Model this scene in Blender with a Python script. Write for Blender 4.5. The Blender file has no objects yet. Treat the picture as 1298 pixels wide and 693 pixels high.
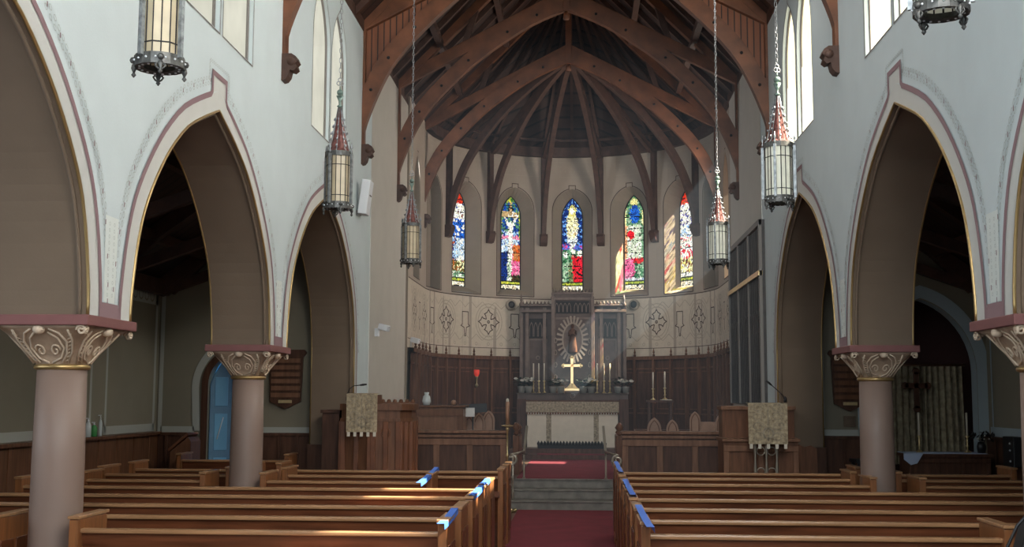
import bpy, bmesh, math, random
from mathutils import Vector, Matrix
from mathutils.geometry import tessellate_polygon
random.seed(7)
PI = math.pi
COL = bpy.context.scene.collection
W = 2.80            # half width of the nave at the wall face
TH = .56            # thickness of the arcade walls
AX, AY, AR = .04, 22.0, 2.80     # centre and radius of the apse

# ------------------------------------------------------------------ materials
def mat(name, col, rough=.6, metal=0, noise=0, nscale=8, bump=0, bscale=60, emit=0, spec=.5, stretch=None, col2=None):
    m = bpy.data.materials.new(name); m.use_nodes = True
    nt = m.node_tree; b = nt.nodes['Principled BSDF']
    b.inputs['Base Color'].default_value = (*col, 1)
    b.inputs['Roughness'].default_value = rough; b.inputs['Metallic'].default_value = metal
    b.inputs['Specular IOR Level'].default_value = spec
    tc = nt.nodes.new('ShaderNodeTexCoord'); mp = nt.nodes.new('ShaderNodeMapping')
    nt.links.new(tc.outputs['Object'], mp.inputs['Vector'])
    if stretch: mp.inputs['Scale'].default_value = stretch
    if noise or col2:
        n = nt.nodes.new('ShaderNodeTexNoise'); n.inputs['Scale'].default_value = nscale; n.inputs['Detail'].default_value = 5
        nt.links.new(mp.outputs[0], n.inputs['Vector'])
        r = nt.nodes.new('ShaderNodeValToRGB')
        lo = col2 if col2 else tuple(c*(1-noise) for c in col); hi = tuple(min(1, c*(1+noise)) for c in col)
        r.color_ramp.elements[0].position = .3; r.color_ramp.elements[1].position = .7
        r.color_ramp.elements[0].color = (*lo, 1); r.color_ramp.elements[1].color = (*hi, 1)
        nt.links.new(n.outputs['Fac'], r.inputs['Fac']); nt.links.new(r.outputs['Color'], b.inputs['Base Color'])
    if bump:
        n2 = nt.nodes.new('ShaderNodeTexNoise'); n2.inputs['Scale'].default_value = bscale
        bp = nt.nodes.new('ShaderNodeBump'); bp.inputs['Strength'].default_value = bump; bp.inputs['Distance'].default_value = .02
        nt.links.new(mp.outputs[0], n2.inputs['Vector']); nt.links.new(n2.outputs['Fac'], bp.inputs['Height']); nt.links.new(bp.outputs[0], b.inputs['Normal'])
    if emit:
        b.inputs['Emission Color'].default_value = (*col, 1); b.inputs['Emission Strength'].default_value = emit
    return m

def boards_mat(name, col, axis, freq):
    m = mat(name, col, .55, noise=.25, nscale=6, stretch=(1, 1, .15))
    nt = m.node_tree; b = nt.nodes['Principled BSDF']
    w = nt.nodes.new('ShaderNodeTexWave'); w.wave_type = 'BANDS'; w.bands_direction = axis; w.wave_profile = 'SAW'
    w.inputs['Scale'].default_value = freq; w.inputs['Distortion'].default_value = 0
    tc = nt.nodes.new('ShaderNodeTexCoord'); nt.links.new(tc.outputs['Object'], w.inputs['Vector'])
    r = nt.nodes.new('ShaderNodeValToRGB'); r.color_ramp.elements[0].position = .10; r.color_ramp.elements[1].position = .26
    r.color_ramp.elements[0].color = (.06, .06, .06, 1)
    nt.links.new(w.outputs['Fac'], r.inputs['Fac'])
    mx = nt.nodes.new('ShaderNodeMix'); mx.data_type = 'RGBA'; mx.blend_type = 'MULTIPLY'; mx.inputs[0].default_value = 1
    src = b.inputs['Base Color'].links[0].from_socket
    nt.links.new(src, mx.inputs[6]); nt.links.new(r.outputs['Color'], mx.inputs[7]); nt.links.new(mx.outputs[2], b.inputs['Base Color'])
    return m

def pane_mat(name, col, strength, trans):
    m = bpy.data.materials.new(name); m.use_nodes = True; nt = m.node_tree
    for n in list(nt.nodes): nt.nodes.remove(n)
    o = nt.nodes.new('ShaderNodeOutputMaterial'); e = nt.nodes.new('ShaderNodeEmission'); t = nt.nodes.new('ShaderNodeBsdfTransparent')
    mx = nt.nodes.new('ShaderNodeMixShader'); mx.inputs[0].default_value = trans
    tc = nt.nodes.new('ShaderNodeTexCoord'); n = nt.nodes.new('ShaderNodeTexNoise'); n.inputs['Scale'].default_value = 2.2
    r = nt.nodes.new('ShaderNodeValToRGB'); r.color_ramp.elements[0].position = .3; r.color_ramp.elements[1].position = .72
    r.color_ramp.elements[0].color = (*[c*.82 for c in col], 1); r.color_ramp.elements[1].color = (*col, 1)
    nt.links.new(tc.outputs['Object'], n.inputs['Vector']); nt.links.new(n.outputs['Fac'], r.inputs['Fac']); nt.links.new(r.outputs['Color'], e.inputs['Color'])
    e.inputs['Strength'].default_value = strength
    nt.links.new(e.outputs[0], mx.inputs[1]); nt.links.new(t.outputs[0], mx.inputs[2]); nt.links.new(mx.outputs[0], o.inputs[0])
    return m

def stained_mat():
    m = bpy.data.materials.new('stained glass'); m.use_nodes = True; nt = m.node_tree
    for n in list(nt.nodes): nt.nodes.remove(n)
    o = nt.nodes.new('ShaderNodeOutputMaterial'); e = nt.nodes.new('ShaderNodeEmission'); t = nt.nodes.new('ShaderNodeBsdfTransparent')
    a = nt.nodes.new('ShaderNodeVertexColor'); a.layer_name = 'Col'
    mx = nt.nodes.new('ShaderNodeMixShader'); mx.inputs[0].default_value = .35
    e.inputs['Strength'].default_value = 1.45
    nt.links.new(a.outputs['Color'], e.inputs['Color']); nt.links.new(a.outputs['Color'], t.inputs['Color'])
    nt.links.new(e.outputs[0], mx.inputs[1]); nt.links.new(t.outputs[0], mx.inputs[2]); nt.links.new(mx.outputs[0], o.inputs[0])
    return m

M = {}
M['plaster'] = mat('pale plaster', (.62, .695, .70), .85, noise=.025, nscale=3, bump=.05)
M['arch_band'] = mat('pale arch band', (.60, .60, .56), .85, noise=.02)
M['spandrel'] = mat('white spandrel', (.72, .77, .73), .85)
M['taupe'] = mat('taupe plaster', (.165, .118, .080), .85, noise=.05, nscale=3, bump=.04)
M['aisle'] = mat('olive aisle plaster', (.24, .215, .16), .85, noise=.05, nscale=2)
M['aisle_trim'] = mat('pale aisle trim', (.42, .43, .39), .8)
M['bluetrim'] = mat('cool grey arch moulding', (.38, .46, .50), .8)
M['apse'] = mat('warm apse plaster', (.42, .35, .28), .85, noise=.04, nscale=3)
M['chancel'] = mat('cream chancel plaster', (.56, .53, .47), .85, noise=.03, nscale=3)
M['band'] = mat('stencilled band ground', (.62, .54, .43), .85, noise=.05, nscale=14)
M['reveal'] = mat('window reveal', (.30, .245, .19), .85, noise=.03)
M['stencil'] = mat('brown stencil paint', (.085, .055, .045), .9)
M['stencil2'] = mat('faint stencil paint', (.44, .375, .29), .9)
M['vine'] = mat('grey green vine stencil', (.46, .50, .47), .9)
M['red'] = mat('old rose paint', (.20, .08, .075), .75, noise=.06)
M['redline'] = mat('mauve line paint', (.27, .17, .18), .85)
M['gold'] = mat('gilding', (.46, .32, .14), .35, .75)
M['shaft'] = mat('mauve taupe column paint', (.235, .163, .130), .5, noise=.04, nscale=3)
M['capital'] = mat('carved stone', (.36, .26, .18), .75, noise=.13, nscale=16, bump=.25, bscale=40)  # darker ground paints in the shade of the carved grooves
M['carve'] = mat('carved stone relief', (.58, .46, .34), .75, noise=.1, nscale=20)
M['oak'] = mat('honey pew wood', (.125, .040, .016), .33, noise=.35, nscale=5, stretch=(.5, 6, 6), bump=.05)
M['oakend'] = mat('pew end wood', (.22, .085, .03), .32, noise=.3, nscale=5, stretch=(6, 6, .6))
M['rail'] = mat('polished pew rail', (.34, .18, .085), .28, noise=.2, nscale=5, stretch=(.5, 6, 6))
M['dark'] = mat('dark panelling', (.085, .040, .025), .45, spec=.2, noise=.3, nscale=5, stretch=(4, 4, .5))
M['mid'] = mat('brown panelling', (.145, .066, .036), .42, spec=.2, noise=.3, nscale=5, stretch=(4, 4, .5))
M['screen'] = mat('screen wood', (.19, .095, .056), .42, spec=.2, noise=.25, nscale=5, stretch=(4, 4, .5))
M['truss'] = mat('truss timber', (.150, .052, .020), .5, noise=.35, nscale=4)
M['board'] = boards_mat('gable boarding', (.23, .080, .034), 'X', 3.6)
M['roof'] = boards_mat('roof boarding', (.045, .021, .015), 'Y', 1.6)
M['roofbeam'] = mat('dark rafter', (.072, .032, .020), .6, noise=.25)
M['reredos'] = mat('grey brown carved oak', (.085, .055, .045), .55, noise=.25, nscale=6)
M['reredos2'] = mat('paler carved oak', (.15, .105, .085), .55, noise=.2, nscale=9)  # paler tone for the raised parts of the carving
M['rays'] = mat('pale carved rays', (.30, .235, .185), .55, noise=.2, nscale=9)
M['black'] = mat('black and painted niche shade', (.008, .007, .008), .7)  # near-black; also paints the shade of niches that have no depth
M['iron'] = mat('wrought iron', (.10, .10, .095), .5, .6, noise=.4, nscale=30)
M['tin'] = mat('pewter straps', (.30, .32, .33), .4, .7, noise=.4, nscale=30)
M['copper'] = mat('red lantern roof', (.15, .05, .042), .5, .3, noise=.5, nscale=25)
M['verdi'] = mat('green bronze', (.16, .22, .19), .5, .5)
M['chain'] = mat('chain steel', (.32, .33, .34), .4, .8)
M['brass'] = mat('brass', (.55, .42, .22), .3, .85, noise=.15, nscale=20)
M['dullbrass'] = mat('dull brass', (.33, .29, .23), .35, .7)
M['goldcross'] = mat('polished gold', (.95, .72, .36), .3, .6, emit=.12)  # faint emission stands in for light caught by the gold
M['carpet'] = mat('crimson carpet', (.175, .018, .030), .95, noise=.15, nscale=3, bump=.3, bscale=300)
M['step'] = mat('grey stone step', (.17, .155, .135), .6, noise=.3, nscale=7)
M['floor'] = mat('dark floor boards', (.09, .05, .03), .5, noise=.3, nscale=4)
M['linen'] = mat('cream frontal cloth', (.62, .56, .46), .85, noise=.05)
M['lace'] = mat('tan brocade band', (.30, .25, .18), .85, noise=.45, nscale=28)
M['damask'] = mat('gold damask cloth', (.52, .42, .27), .8, col2=(.20, .15, .095), nscale=26)
M['white'] = mat('white enamel', (.72, .74, .76), .5)
M['wax'] = mat('candle wax', (.62, .56, .46), .5)
M['tape'] = mat('blue tape', (.055, .17, .62), .5)
M['tapew'] = mat('white cord', (.7, .75, .85), .6)
M['leaf'] = mat('dark green leaves', (.035, .065, .045), .6, noise=.4)
M['bloom'] = mat('cream flowers', (.62, .58, .50), .7)
M['foil'] = mat('pale pot foil', (.36, .36, .33), .35, .2)
M['palewood'] = mat('pale stall wood', (.30, .165, .10), .45, noise=.2, nscale=6)
M['bluedoor'] = mat('blue painted door', (.11, .24, .38), .5, noise=.08)
M['bluelit'] = mat('painted blue light at door', (.16, .40, .62), .6)  # blue light beyond the door put into the colour
M['curtain'] = mat('patterned curtain', (.42, .36, .24), .9, col2=(.19, .155, .10), nscale=14)
M['winered'] = mat('dark red recess paint', (.060, .025, .023), .9)
M['cloth'] = mat('blue white cloth', (.42, .50, .66), .8)
M['rubylamp'] = mat('ruby glass', (.7, .05, .03), .2, emit=.35)
M['glassclear'] = mat('clear plastic', (.55, .6, .6), .15)
M['glassgreen'] = mat('green gel', (.07, .30, .09), .2)
M['book'] = mat('red book cloth', (.25, .03, .05), .6)
M['paper'] = mat('white paper', (.75, .74, .70), .8)
M['blackcase'] = mat('black rubber', (.012, .012, .014), .45)
M['grille'] = mat('dark organ screen wood', (.050, .045, .042), .5, noise=.3)
M['frame'] = mat('lead grey window frame', (.22, .20, .18), .6)
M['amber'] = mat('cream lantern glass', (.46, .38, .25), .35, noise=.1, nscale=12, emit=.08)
M['amberR'] = mat('lantern glass painted sunlit', (.66, .66, .55), .35, noise=.08, nscale=12, emit=.22)  # right-hand copy, sunlight put into a paler glowing glass
M['paneL'] = pane_mat('milky glass in shade', (.86, .84, .70), .95, .08)  # shaded side, daylight put in as a weaker glow
M['paneR'] = pane_mat('milky glass in sun', (1.0, .88, .58), 2.1, .26)  # sunny side, daylight put in as a stronger, warmer glow
M['peach'] = pane_mat('peach glass', (1.0, .62, .38), .8, .1)  # sunlight on the pane put in as a peach glow
M['stained'] = stained_mat()

# ------------------------------------------------------------------ mesh builder
class MB:
    def __init__(s): s.bm = bmesh.new(); s.mi = 0
    def box(s, x0, x1, y0, y1, z0, z1, mi=None):
        v = [s.bm.verts.new(p) for p in ((x0,y0,z0),(x1,y0,z0),(x1,y1,z0),(x0,y1,z0),(x0,y0,z1),(x1,y0,z1),(x1,y1,z1),(x0,y1,z1))]
        for f in ((0,3,2,1),(4,5,6,7),(0,1,5,4),(1,2,6,5),(2,3,7,6),(3,0,4,7)):
            q = s.bm.faces.new([v[i] for i in f]); q.material_index = s.mi if mi is None else mi
        return s
    def face(s, pts, mi=None):
        q = s.bm.faces.new([s.bm.verts.new(p) for p in pts]); q.material_index = s.mi if mi is None else mi
        return q
    def beam(s, a, b, w, h, up=(0,0,1), mi=None):
        a, b = Vector(a), Vector(b); d = (b-a).normalized(); up = Vector(up)
        x = d.cross(up)
        if x.length < 1e-4: x = d.cross(Vector((0,1,0)))
        x.normalize(); z = x.cross(d).normalized()
        v = []
        for p in (a, b):
            for i, j in ((-1,-1),(1,-1),(1,1),(-1,1)): v.append(s.bm.verts.new(p + x*(i*w/2) + z*(j*h/2)))
        for f in ((3,2,1,0),(4,5,6,7),(0,1,5,4),(1,2,6,5),(2,3,7,6),(3,0,4,7)):
            q = s.bm.faces.new([v[i] for i in f]); q.material_index = s.mi if mi is None else mi
        return s
    def lathe(s, prof, c=(0,0,0), n=20, axis='Z', mi=None, smooth=True, sx=1, sy=1):
        rings = []
        for r, h in prof:
            ring = []
            for i in range(n):
                a = 2*PI*i/n; p = (r*math.cos(a)*sx, r*math.sin(a)*sy, h)
                if axis == 'Y': p = (p[0], p[2], p[1])
                if axis == 'X': p = (p[2], p[0], p[1])
                ring.append(s.bm.verts.new((p[0]+c[0], p[1]+c[1], p[2]+c[2])))
            rings.append(ring)
        fs = []
        for k in range(len(rings)-1):
            for i in range(n):
                fs.append(s.bm.faces.new((rings[k][i], rings[k][(i+1)%n], rings[k+1][(i+1)%n], rings[k+1][i])))
        fs.append(s.bm.faces.new(rings[0][::-1])); fs.append(s.bm.faces.new(rings[-1]))
        for f in fs:
            f.material_index = s.mi if mi is None else mi; f.smooth = smooth
        return s
    def tube(s, pts, r, n=8, closed=False, mi=None, flat=1.0):
        pts = [Vector(p) for p in pts]; rings = []; N = len(pts); prev = None
        for k, p in enumerate(pts):
            if closed: t = pts[(k+1)%N]-pts[k-1]
            else: t = pts[min(k+1,N-1)]-pts[max(k-1,0)]
            t.normalize()
            if prev is None:
                u = t.cross(Vector((0,0,1)))
                if u.length < .05: u = t.cross(Vector((1,0,0)))
            else: u = prev - t*prev.dot(t)
            u.normalize(); prev = u; w = t.cross(u)
            rr = r[k] if isinstance(r, (list, tuple)) else r
            rings.append([s.bm.verts.new(p + u*math.cos(2*PI*i/n)*rr + w*math.sin(2*PI*i/n)*rr*flat) for i in range(n)])
        R = range(N if closed else N-1); fs = []
        for k in R:
            for i in range(n):
                fs.append(s.bm.faces.new((rings[k][i], rings[k][(i+1)%n], rings[(k+1)%N][(i+1)%n], rings[(k+1)%N][i])))
        if not closed: fs += [s.bm.faces.new(rings[0][::-1]), s.bm.faces.new(rings[-1])]
        for f in fs: f.smooth = True; f.material_index = s.mi if mi is None else mi
        return s
    def ball(s, c, r, mi=None, n=12, sz=1):
        m = n//2
        s.lathe([(max(r*math.sin(PI*k/m), 1e-4), -r*sz*math.cos(PI*k/m)) for k in range(m+1)], c, n, mi=mi); return s
    def plate(s, outer, holes, w0, w1, fmap, mats=(0,1,2), cuts=None):
        """polygon with holes in (u,v) from depth w0 (front) to w1 (back)"""
        loops = [outer]+list(holes)
        tri = tessellate_polygon([[Vector((p[0], p[1], 0)) for p in L] for L in loops])
        flat = [p for L in loops for p in L]
        bm = bmesh.new()
        va = [bm.verts.new((p[0], p[1], w0)) for p in flat]; vb = [bm.verts.new((p[0], p[1], w1)) for p in flat]
        for t in tri:
            try:
                f = bm.faces.new([va[i] for i in t]); f.material_index = mats[0]
                f = bm.faces.new([vb[i] for i in t][::-1]); f.material_index = mats[1]
            except ValueError: pass
        k = 0
        for L in loops:
            n = len(L)
            for i in range(n):
                f = bm.faces.new((va[k+i], va[k+(i+1)%n], vb[k+(i+1)%n], vb[k+i])); f.material_index = mats[2]
            k += n
        if cuts:
            for c in cuts:
                bmesh.ops.bisect_plane(bm, geom=bm.verts[:]+bm.edges[:]+bm.faces[:], plane_co=(c,0,0), plane_no=(1,0,0))
        bmesh.ops.recalc_face_normals(bm, faces=bm.faces)
        bm.verts.index_update(); base = [s.bm.verts.new(fmap(*v.co)) for v in bm.verts]
        for f in bm.faces:
            try: q = s.bm.faces.new([base[v.index] for v in f.verts]); q.material_index = f.material_index
            except ValueError: pass
        bm.free(); return s
    def ribbon(s, pts, w, fmap, closed=False, depth=0, mi=None):
        """flat strip of width w along a polyline in (u,v)"""
        N = len(pts); L = []; Rr = []
        for k in range(N):
            if closed: a, b, c = pts[k-1], pts[k], pts[(k+1)%N]
            else: a, b, c = pts[max(k-1,0)], pts[k], pts[min(k+1,N-1)]
            d1 = Vector((b[0]-a[0], b[1]-a[1])); d2 = Vector((c[0]-b[0], c[1]-b[1]))
            if d1.length < 1e-9: d1 = d2
            if d2.length < 1e-9: d2 = d1
            d1.normalize(); d2.normalize(); t = d1+d2
            if t.length < 1e-6: t = d1
            t.normalize(); n = Vector((-t[1], t[0])); q = w/2/max(.35, abs(n.dot(Vector((-d1[1], d1[0])))))
            L.append(s.bm.verts.new(fmap(b[0]+n[0]*q, b[1]+n[1]*q, depth))); Rr.append(s.bm.verts.new(fmap(b[0]-n[0]*q, b[1]-n[1]*q, depth)))
        for k in range(N if closed else N-1):
            j = (k+1) % N
            f = s.bm.faces.new((L[k], Rr[k], Rr[j], L[j])); f.material_index = s.mi if mi is None else mi
        return s
    def build(s, name, mats, parent=None, loc=None, bevel=0, rot=None, fix=True):
        if fix: bmesh.ops.recalc_face_normals(s.bm, faces=s.bm.faces)
        me = bpy.data.meshes.new(name); s.bm.to_mesh(me); s.bm.free()
        if not isinstance(mats, (list, tuple)): mats = [mats]
        for m in mats: me.materials.append(M[m] if isinstance(m, str) else m)
        o = bpy.data.objects.new(name, me); COL.objects.link(o)
        if parent: o.parent = parent
        if loc: o.location = loc
        if rot: o.rotation_euler = rot
        if bevel:
            b = o.modifiers.new('bevel', 'BEVEL'); b.width = bevel; b.segments = 2; b.limit_method = 'ANGLE'
        return o

def tag(o, label, cat, group=None, kind=None):
    o['label'] = label; o['category'] = cat
    if group: o['group'] = group
    if kind: o['kind'] = kind
    return o
def thing(name, label, cat, loc=(0,0,0), rz=0, group=None):
    o = bpy.data.objects.new(name, None); COL.objects.link(o); o.location = loc; o.rotation_euler = (0,0,rz)
    o.empty_display_size = .1
    return tag(o, label, cat, group)
def struct(o): o['kind'] = 'structure'; return o
def dup(o, parent=None):
    c = o.copy(); COL.objects.link(c)
    if parent: c.parent = parent
    for ch in list(o.children): dup(ch, c)
    return c
def arc(cx, cy, r, a0, a1, n=12, ry=None):
    return [(cx+r*math.cos(a0+(a1-a0)*i/n), cy+(ry or r)*math.sin(a0+(a1-a0)*i/n)) for i in range(n+1)]
def pointed(uc, a, zs, h, n=12):
    """pointed arch from left spring over the apex to right spring"""
    r = (h*h+a*a)/(2*a); ang = math.atan2(h, r-a) if r > a else PI - math.atan2(h, a-r)
    R = [(uc-(r-a)*1+r*math.cos(ang*i/n), zs+r*math.sin(ang*i/n)) for i in range(n+1)]     # right spring -> apex
    L = [(2*uc-p[0], p[1]) for p in R]
    return L + R[::-1][1:]

PROF = [(1,0),(.997,.08),(.968,.232),(.922,.365),(.865,.46),(.785,.556),(.684,.655),(.57,.745),(.427,.835),(.256,.908),(.114,.96),(0,1)]
def arcade(c, a, zs, h, n=24):
    P = PROF; out = []; k = max(2, round(n/11))
    for i in range(len(P)-1):
        p0, p1, p2, p3 = P[max(i-1,0)], P[i], P[i+1], P[min(i+2,len(P)-1)]
        for j in range(k):
            t = j/k; out.append(tuple(.5*((2*p1[d])+(-p0[d]+p2[d])*t+(2*p0[d]-5*p1[d]+4*p2[d]-p3[d])*t*t+(-p0[d]+3*p1[d]-3*p2[d]+p3[d])*t**3) for d in (0,1)))
    out.append(P[-1]); R_ = [(c+a*x, zs+h*z) for x, z in out]; L_ = [(2*c-x, z) for x, z in R_]
    return L_ + R_[::-1][1:]
# ------------------------------------------------------------------ nave walls with arcades and clerestory
ZS, RISE, HALF = 2.09, 1.885, 1.755
BAYS = [(5.245, HALF), (9.445, HALF), (13.66, 1.78)]       # centre Y and half span of each arch
WZ0, WZS, WZA = 4.65, 5.72, 6.42                           # clerestory lancets: sill, springing, apex
def lancet(c, hw, z0, zs, za, n=8): return [(c-hw, z0)] + pointed(c, hw, zs, za-zs, n) + [(c+hw, z0)]
WINS = [5.75, 9.45, 13.7]  # first pair is out of view, shifted so its sun reaches a pew
def nave_wall(sgn, side, glass):
    face = (lambda u, v, w: (sgn*(W+w), u, v))
    o = [(-3.2, 0), (-3.2, 6.85), (19.93, 6.85), (19.93, 0)]
    b = [(15.44, 0)]
    for c, a in BAYS[::-1]:
        if c > 13: b += arcade(c, a, ZS, RISE)[::-1]
        else: b += arcade(c, a, ZS, RISE)[::-1]
    b += [(3.49, 0)]
    holes = []
    for c in WINS:
        for s in (-.49, .49): holes.append(lancet(c+s, .44, WZ0, WZS, WZA)[::-1])
    m = MB(); m.plate(o+b, holes, 0, TH, face, (0, 1, 2))
    wall = struct(m.build('wall_'+side, ['plaster', 'aisle', 'taupe'], fix=True))
    for p in wall.data.polygons:                       # reveals of the windows stay pale
        if p.material_index == 2 and p.center.z > 4.4: p.material_index = 0
    # continuation as the apse side, beyond the plain wall (behind the band)
    # painted bands
    d = -.004
    mb = MB(); rl = MB(); vn = MB(); gd = MB(); sp = MB()
    for c, a in BAYS:
        inner = arcade(c, a, ZS, RISE, 16); outer = arcade(c, a+.19, ZS, RISE+.175, 16)
        if c > 13: inner = [(p[0], p[1]) for p in inner]+[(c+a, .95)]; outer = outer+[(c+a+.19, .95)]
        for k in range(len(inner)-1):
            mb.face([face(*inner[k], d), face(*inner[k+1], d), face(*outer[k+1], d), face(*outer[k], d)])
        kx = .185; top = [p for p in outer if p[0] < c-kx]; bot = [p for p in outer if p[0] > c+kx]
        zk = ZS+RISE+.175
        line = top + [(c-kx, zk-.045), (c-kx, zk+.115), (c+kx, zk+.115), (c+kx, zk-.045)] + bot
        mb.face([face(c-kx, zk-.06, d), face(c-kx, zk+.115, d), face(c+kx, zk+.115, d), face(c+kx, zk-.06, d), face(c, zk-.0, d)])
        rl.ribbon(line, .046, face, depth=d*2)
        # vine stencil: a double chain of small scrolls outside the red line
        path = arcade(c, a+.30, ZS+.10, RISE+.19, 99)
        path = [p for p in path if abs(p[0]-c) > .22]
        for k, p in enumerate(path):
            if k and k < len(path)-1:
                t = Vector((path[k+1][0]-path[k-1][0], path[k+1][1]-path[k-1][1]))
                if t.length > .5: continue
                t.normalize(); nn = Vector((-t[1], t[0])); sg = 1 if k % 2 else -1
                lp = [(p[0]+nn[0]*.022*sg+.02*math.cos(q)*t[0]+.014*math.sin(q)*nn[0], p[1]+nn[1]*.022*sg+.024*math.cos(q)*t[1]+.014*math.sin(q)*nn[1]) for q in [i*PI/3 for i in range(6)]]
                vn.ribbon(lp, .005, face, closed=True, depth=d)
                if k % 6 == 0:
                    vn.ribbon([(p[0], p[1]-.016), (p[0], p[1]+.016)], .012, face, depth=d*1.5, mi=1)
        kk = [(c-.26, zk+.02), (c-.26, zk+.20), (c, zk+.20), (c+.26, zk+.20), (c+.26, zk+.02)]
        for k in range(4):
            for i in range(6):
                f = (i+.5)/6; q = (kk[k][0]*(1-f)+kk[k+1][0]*f, kk[k][1]*(1-f)+kk[k+1][1]*f)
                vn.ribbon(arc(q[0], q[1], .014, 0, 2*PI, 5), .005, face, depth=d)
        for dd in (-.012, TH+.012):
            e = arcade(c, a+.006, ZS, RISE+.006, 20)
            if c > 13: e = e + [(c+a+.006, .95)]
            gd.tube([face(p[0], p[1], dd*.6 if dd < 0 else TH+.006) for p in e], .011, 6)
            if dd < 0:
                e2 = arcade(c, a-.02, ZS, RISE-.02, 20)
                if c > 13: e2 = e2 + [(c+a-.02, .95)]
                gd.tube([face(p[0], p[1], .035) for p in e2], .013, 6, mi=1)
    for yc in (7.33, 11.53):        # white spandrels over the columns with a rose foot
        sp.face([face(yc-.085, 2.19, d*1.2), face(yc+.085, 2.19, d*1.2), face(yc+.105, 2.75, d*1.2), face(yc-.105, 2.75, d*1.2)], 0)
        sp.face([face(yc-.165, 2.085, d*2.4), face(yc+.165, 2.085, d*2.4), face(yc+.135, 2.185, d*2.4), face(yc-.135, 2.185, d*2.4)], 1)
        for s in (-1, 1):
            for i in range(12): sp.ribbon(arc(yc+s*.038, 2.24+i*.042, .011, 0, 2*PI, 6), .003, face, depth=d*1.6, mi=2)
    n0 = 1 if sgn < 0 else 2
    struct(mb.build('trim_%d' % n0, 'arch_band', fix=False)); struct(rl.build('trim_%d' % (n0+2), 'redline', fix=False))
    struct(vn.build('trim_%d' % (n0+4), ['vine', 'redline'], fix=False)); struct(gd.build('trim_%d' % (n0+6), ['gold', 'taupe']))
    struct(sp.build('trim_%d' % (n0+8), ['spandrel', 'redline', 'vine'], fix=False))
    # window outlines, glass and mullions
    for i, c in enumerate(WINS):
        wn = struct(bpy.data.objects.new('window_%d' % (i+1+(0 if sgn < 0 else 3)), None)); COL.objects.link(wn); wn.location = (sgn*W, c, WZ0)
        fm = (lambda u, v, w, c=c: (sgn*w, u-c, v-WZ0))
        for s in (-.49, .49):
            g = MB(); L = lancet(c+s, .44, WZ0, WZS, WZA); g.face([fm(p[0], p[1], .06) for p in L]); g.build('pane', glass, wn)
            f = MB(); f.tube([fm(p[0], p[1], .05) for p in lancet(c+s, .435, WZ0+.01, WZS, WZA-.01)], .016, 6, closed=True); f.build('frame', 'frame', wn)
            e = MB(); L2 = lancet(c+s, .455, WZ0-.015, WZS, WZA+.02)
            L2 = L2[:9]+[(c+s-.02, WZA+.03), (c+s, WZA+.075), (c+s+.02, WZA+.03)]+L2[10:]
            e.ribbon(L2, .014, fm, closed=True, depth=-.005); e.build('painted_outline', 'frame', wn, fix=False)
nave_wall(-1, 'left', 'paneL'); nave_wall(1, 'right', 'paneR')

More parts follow.
